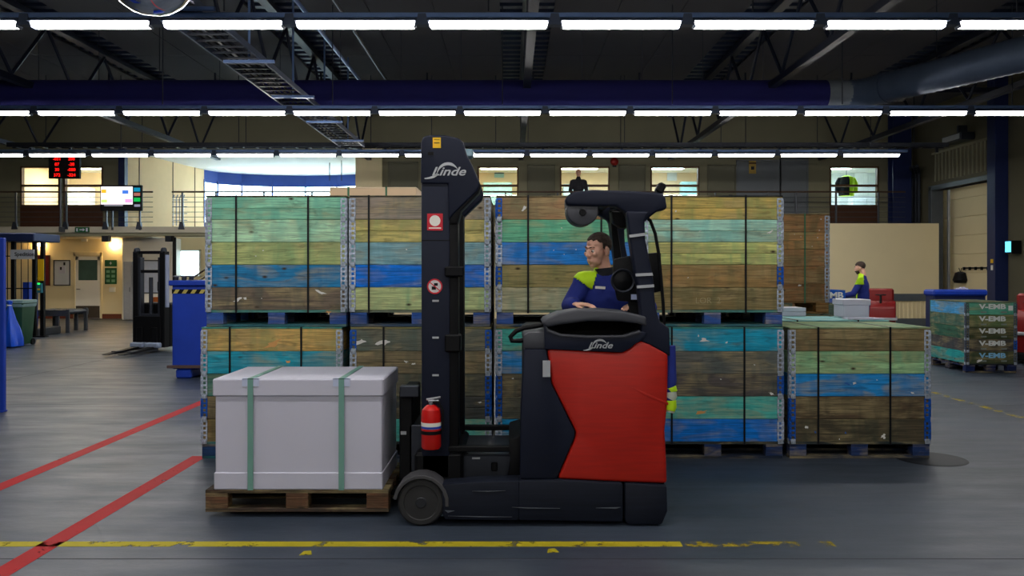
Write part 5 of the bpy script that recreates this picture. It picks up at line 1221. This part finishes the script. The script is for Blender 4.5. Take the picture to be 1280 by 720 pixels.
# grey cabinet by the stair wall and stair handrails
cab_ = thing('grey_locker', 'narrow grey locker standing against the white stair wall', 'locker', (XX(163, 28.1), 27.9, 0)); bx('body', -.14, .14, 0, .38, .03, 1.95, pm('locker_grey', (150, 152, 156), .5), cab_); bx('door', -.12, .12, -.02, 0, .08, 1.9, pm('locker_grey', (0, 0, 0)), cab_); bx('handle', .07, .09, -.04, -.02, .95, 1.1, M_dsteel, cab_)
pg = thing('wall_poster', 'pale poster frame on the white wall behind the parked stacker', 'poster', P(192, 345, 28.28)); bx('sheet', -.42, .42, -.02, 0, -.55, .5, pm('poster_pale', (190, 200, 222), .6, var=.15, scale=6), pg, 0); bx('frame_top', -.45, .45, -.03, 0, .5, .54, M_post, pg); bx('frame_foot', -.45, .45, -.03, 0, -.59, -.55, M_post, pg)
st = thing('staircase', 'stair flight with two brown handrails rising beside the blue container', 'stairs', (XX(235, 27.5), 27.2, 0))
bx('base_plate', -.4, .0, -.05, 1.05, 0, .04, M_dsteel, st); bx('upright', -.3, -.2, 0, 1.0, .04, .3, M_dsteel, st)
for k in range(10): bx('step', -.2 + k * .26, .1 + k * .26, 0, 1.0, .13 + k * .17, .17 + k * .17, M_dsteel, st)
for y in (0, 1.0): obj('handrail', G().tube([(-.3, y, 1.05), (2.3, y, 2.75)], .03, 8), M_rail, st); obj('stringer', G().tube([(-.3, y, .1), (2.4, y, 1.85)], .05, 4), M_dsteel, st); obj('baluster', G().tube([(-.25, y, .1), (-.25, y, 1.08)], .02, 6), M_post, st); obj('baluster', G().tube([(1.0, y, 1.0), (1.0, y, 1.9)], .02, 6), M_post, st)
obj('standpipe', G().tube([(0, 0, 0), (0, 0, 2.7)], .06, 8), M_black, None, (XX(218, 26.5), 26.5, 0)); tag(bpy.data.objects['standpipe'], 'black upright pipe behind the parked stacker and the blue container', 'pipe')

# parked stacker truck
sk = thing('pallet_stacker', 'black walk-behind stacker parked with its forks toward the camera', 'forklift', (XX(188, 16.9), 16.9, 0), math.radians(-14))
for s_ in (-1, 1):
    bx('mast_column', s_ * .31 - .06, s_ * .31 + .06, -.06, .10, .1, 2.02, M_black, sk, .01); bx('inner_mast', s_ * .23 - .03, s_ * .23 + .03, -.04, .08, .14, 1.9, M_dsteel, sk)
    fk = obj('fork', G().prism([(.0, .07), (-.95, .035), (-1.0, .05), (-.02, .13), (-.02, .5), (.0, .5)], s_ * .17 - .07, s_ * .17 + .07, 'X').mesh('f', .006, 1), M_black, sk, (0, -.1, 0))
    bx('outrigger', s_ * .17 - .06, s_ * .17 + .06, -.85, -.05, .03, .09, M_dsteel, sk, .01); bx('shoe_plate', s_ * .17 - .15, s_ * .17 + .15, -.22, -.06, .10, .20, pm('pale_plate', (160, 174, 200), .4, .3), sk, .02)
    obj('pulley', G().cyl((0, 0, 0), .07, .05, 'X', 16), M_dsteel, sk, (s_ * .31, .0, 2.03))
for z in (2.0, 1.62, .74, .22): bx('crossbar', -.31, .31, -.03, .03, z - .03, z + .03, M_dsteel if z < 1 else M_black, sk)
bx('carriage', -.3, .3, -.1, -.06, .2, .72, M_black, sk); bx('power_unit', -.36, .36, .12, .62, .1, .98, M_black, sk, .03); bx('tiller_head', -.08, .08, .3, .42, 1.2, 1.42, M_black, sk, .02); obj('lift_cylinder', G().cyl((0, .02, .85), .04, 1.3, 'Z', 12), M_dsteel, sk)
bx('control_panel', -.02, .2, .1, .2, 1.0, 1.1, pm('panel_orange', (190, 100, 40), .5), sk)
bx('side_hose_cover', .37, .41, -.04, .04, .9, 1.95, pm('cover_pale', (150, 160, 190), .4), sk)
for s_ in (-1, 1): obj('wheel', G().cyl((0, 0, 0), .08, .06, 'X', 14), M_rub, sk, (s_ * .28, .45, .08))
# blue tipping container
bk = thing('tipping_container', 'tall blue steel container with hazard stripes beside the left crates', 'container', (XX(250, 12.7), 12.7, 0)); x0 = XX(215, 12.7) - XX(250, 12.7); x1 = .55
bx('body', x0, x1, 0, .8, .14, 1.40, M_blue, bk, .015); bx('rim', x0 - .04, x1 + .04, -.04, .84, 1.40, 1.48, M_blue, bk, .012); tp0 = bx('hazard_tape', x0, x1, -.006, 0, 1.28, 1.345, M_black, bk, 0, label='black and yellow hazard tape')
for k in range(7): obj('stripe', G().prism([(x0 + .02 + k * .13, -.03), (x0 + .08 + k * .13, -.03), (x0 + .12 + k * .13, .03), (x0 + .06 + k * .13, .03)], -.006, -.004), pm('hazard_yellow', (190, 176, 90), .6), tp0, (-(x0 + x1) / 2, 0, 0))
bx('fork_pocket', x0 + .06, x0 + .3, -.02, .8, .0, .14, M_blue, bk, .02); bx('fork_pocket', x1 - .35, x1 - .1, -.02, .8, .0, .14, M_blue, bk, .02); bx('bump_bar', x0 - .06, x1, -.05, .0, .155, .2, pm('worn_brown', (90, 70, 66), .6), bk)
for k, px in enumerate((220, 230, 239)):
    o = thing('metal_scrap', ('left', 'middle', 'right')[k] + ' one of three metal pieces jutting above the blue container rim', 'scrap', (XX(px, 12.95), 12.95, 1.48), group='metal pieces in the blue container')
    obj('tube', G().tube([(0, 0, 0), (.01, 0, .07)], .035, 10), M_dsteel, o); obj('flange', G().lathe([(.036, .05), (.055, .055), (.055, .07), (.036, .07)], n=12), M_steel, o)

# red tow tractors in the right background
def tow(label, x, y, rz, s=1.0):
    t = thing('tow_tractor', label, 'tow tractor', (x, y, 0), rz, 'red tow tractors')
    M_tr = pm('tractor_red', (138, 16, 18), .4, var=.1)
    obj('hood', G().prism([(-.35, .18), (.35, .18), (.37, .5), (.30, .78), (.1, .92), (-.2, .95), (-.35, .8)], -.32, .32).mesh('h', .04, 2), M_tr, t); bx('skirt', -.38, .40, -.34, .34, .06, .2, M_black, t, .02); bx('deck', -.42, .44, -.35, .35, .50, .56, M_silver, t, .01)
    bx('back_rest', .20, .34, -.28, .28, .9, 1.22, M_tr, t, .04); obj('steering', G().lathe([(.1, -.012), (.13, 0), (.1, .012)], n=16, caps=False), M_black, t, (-.2, 0, 1.08)); obj('column', G().tube([(-.3, 0, .9), (-.2, 0, 1.08)], .025, 8), M_black, t)
    for a in (-1, 1):
        for b2 in (-1, 1): obj('wheel', G().cyl((0, 0, 0), .11, .07, 'Y', 16), M_rub, t, (a * .24, b2 * .33, .11))
tow('red tow tractor behind the bearded worker', XX(1101, 19.6), 19.6, 1.15)
tow('red tow tractor cut off by the right picture edge', XX(1300, 14.7), 14.9, .9)
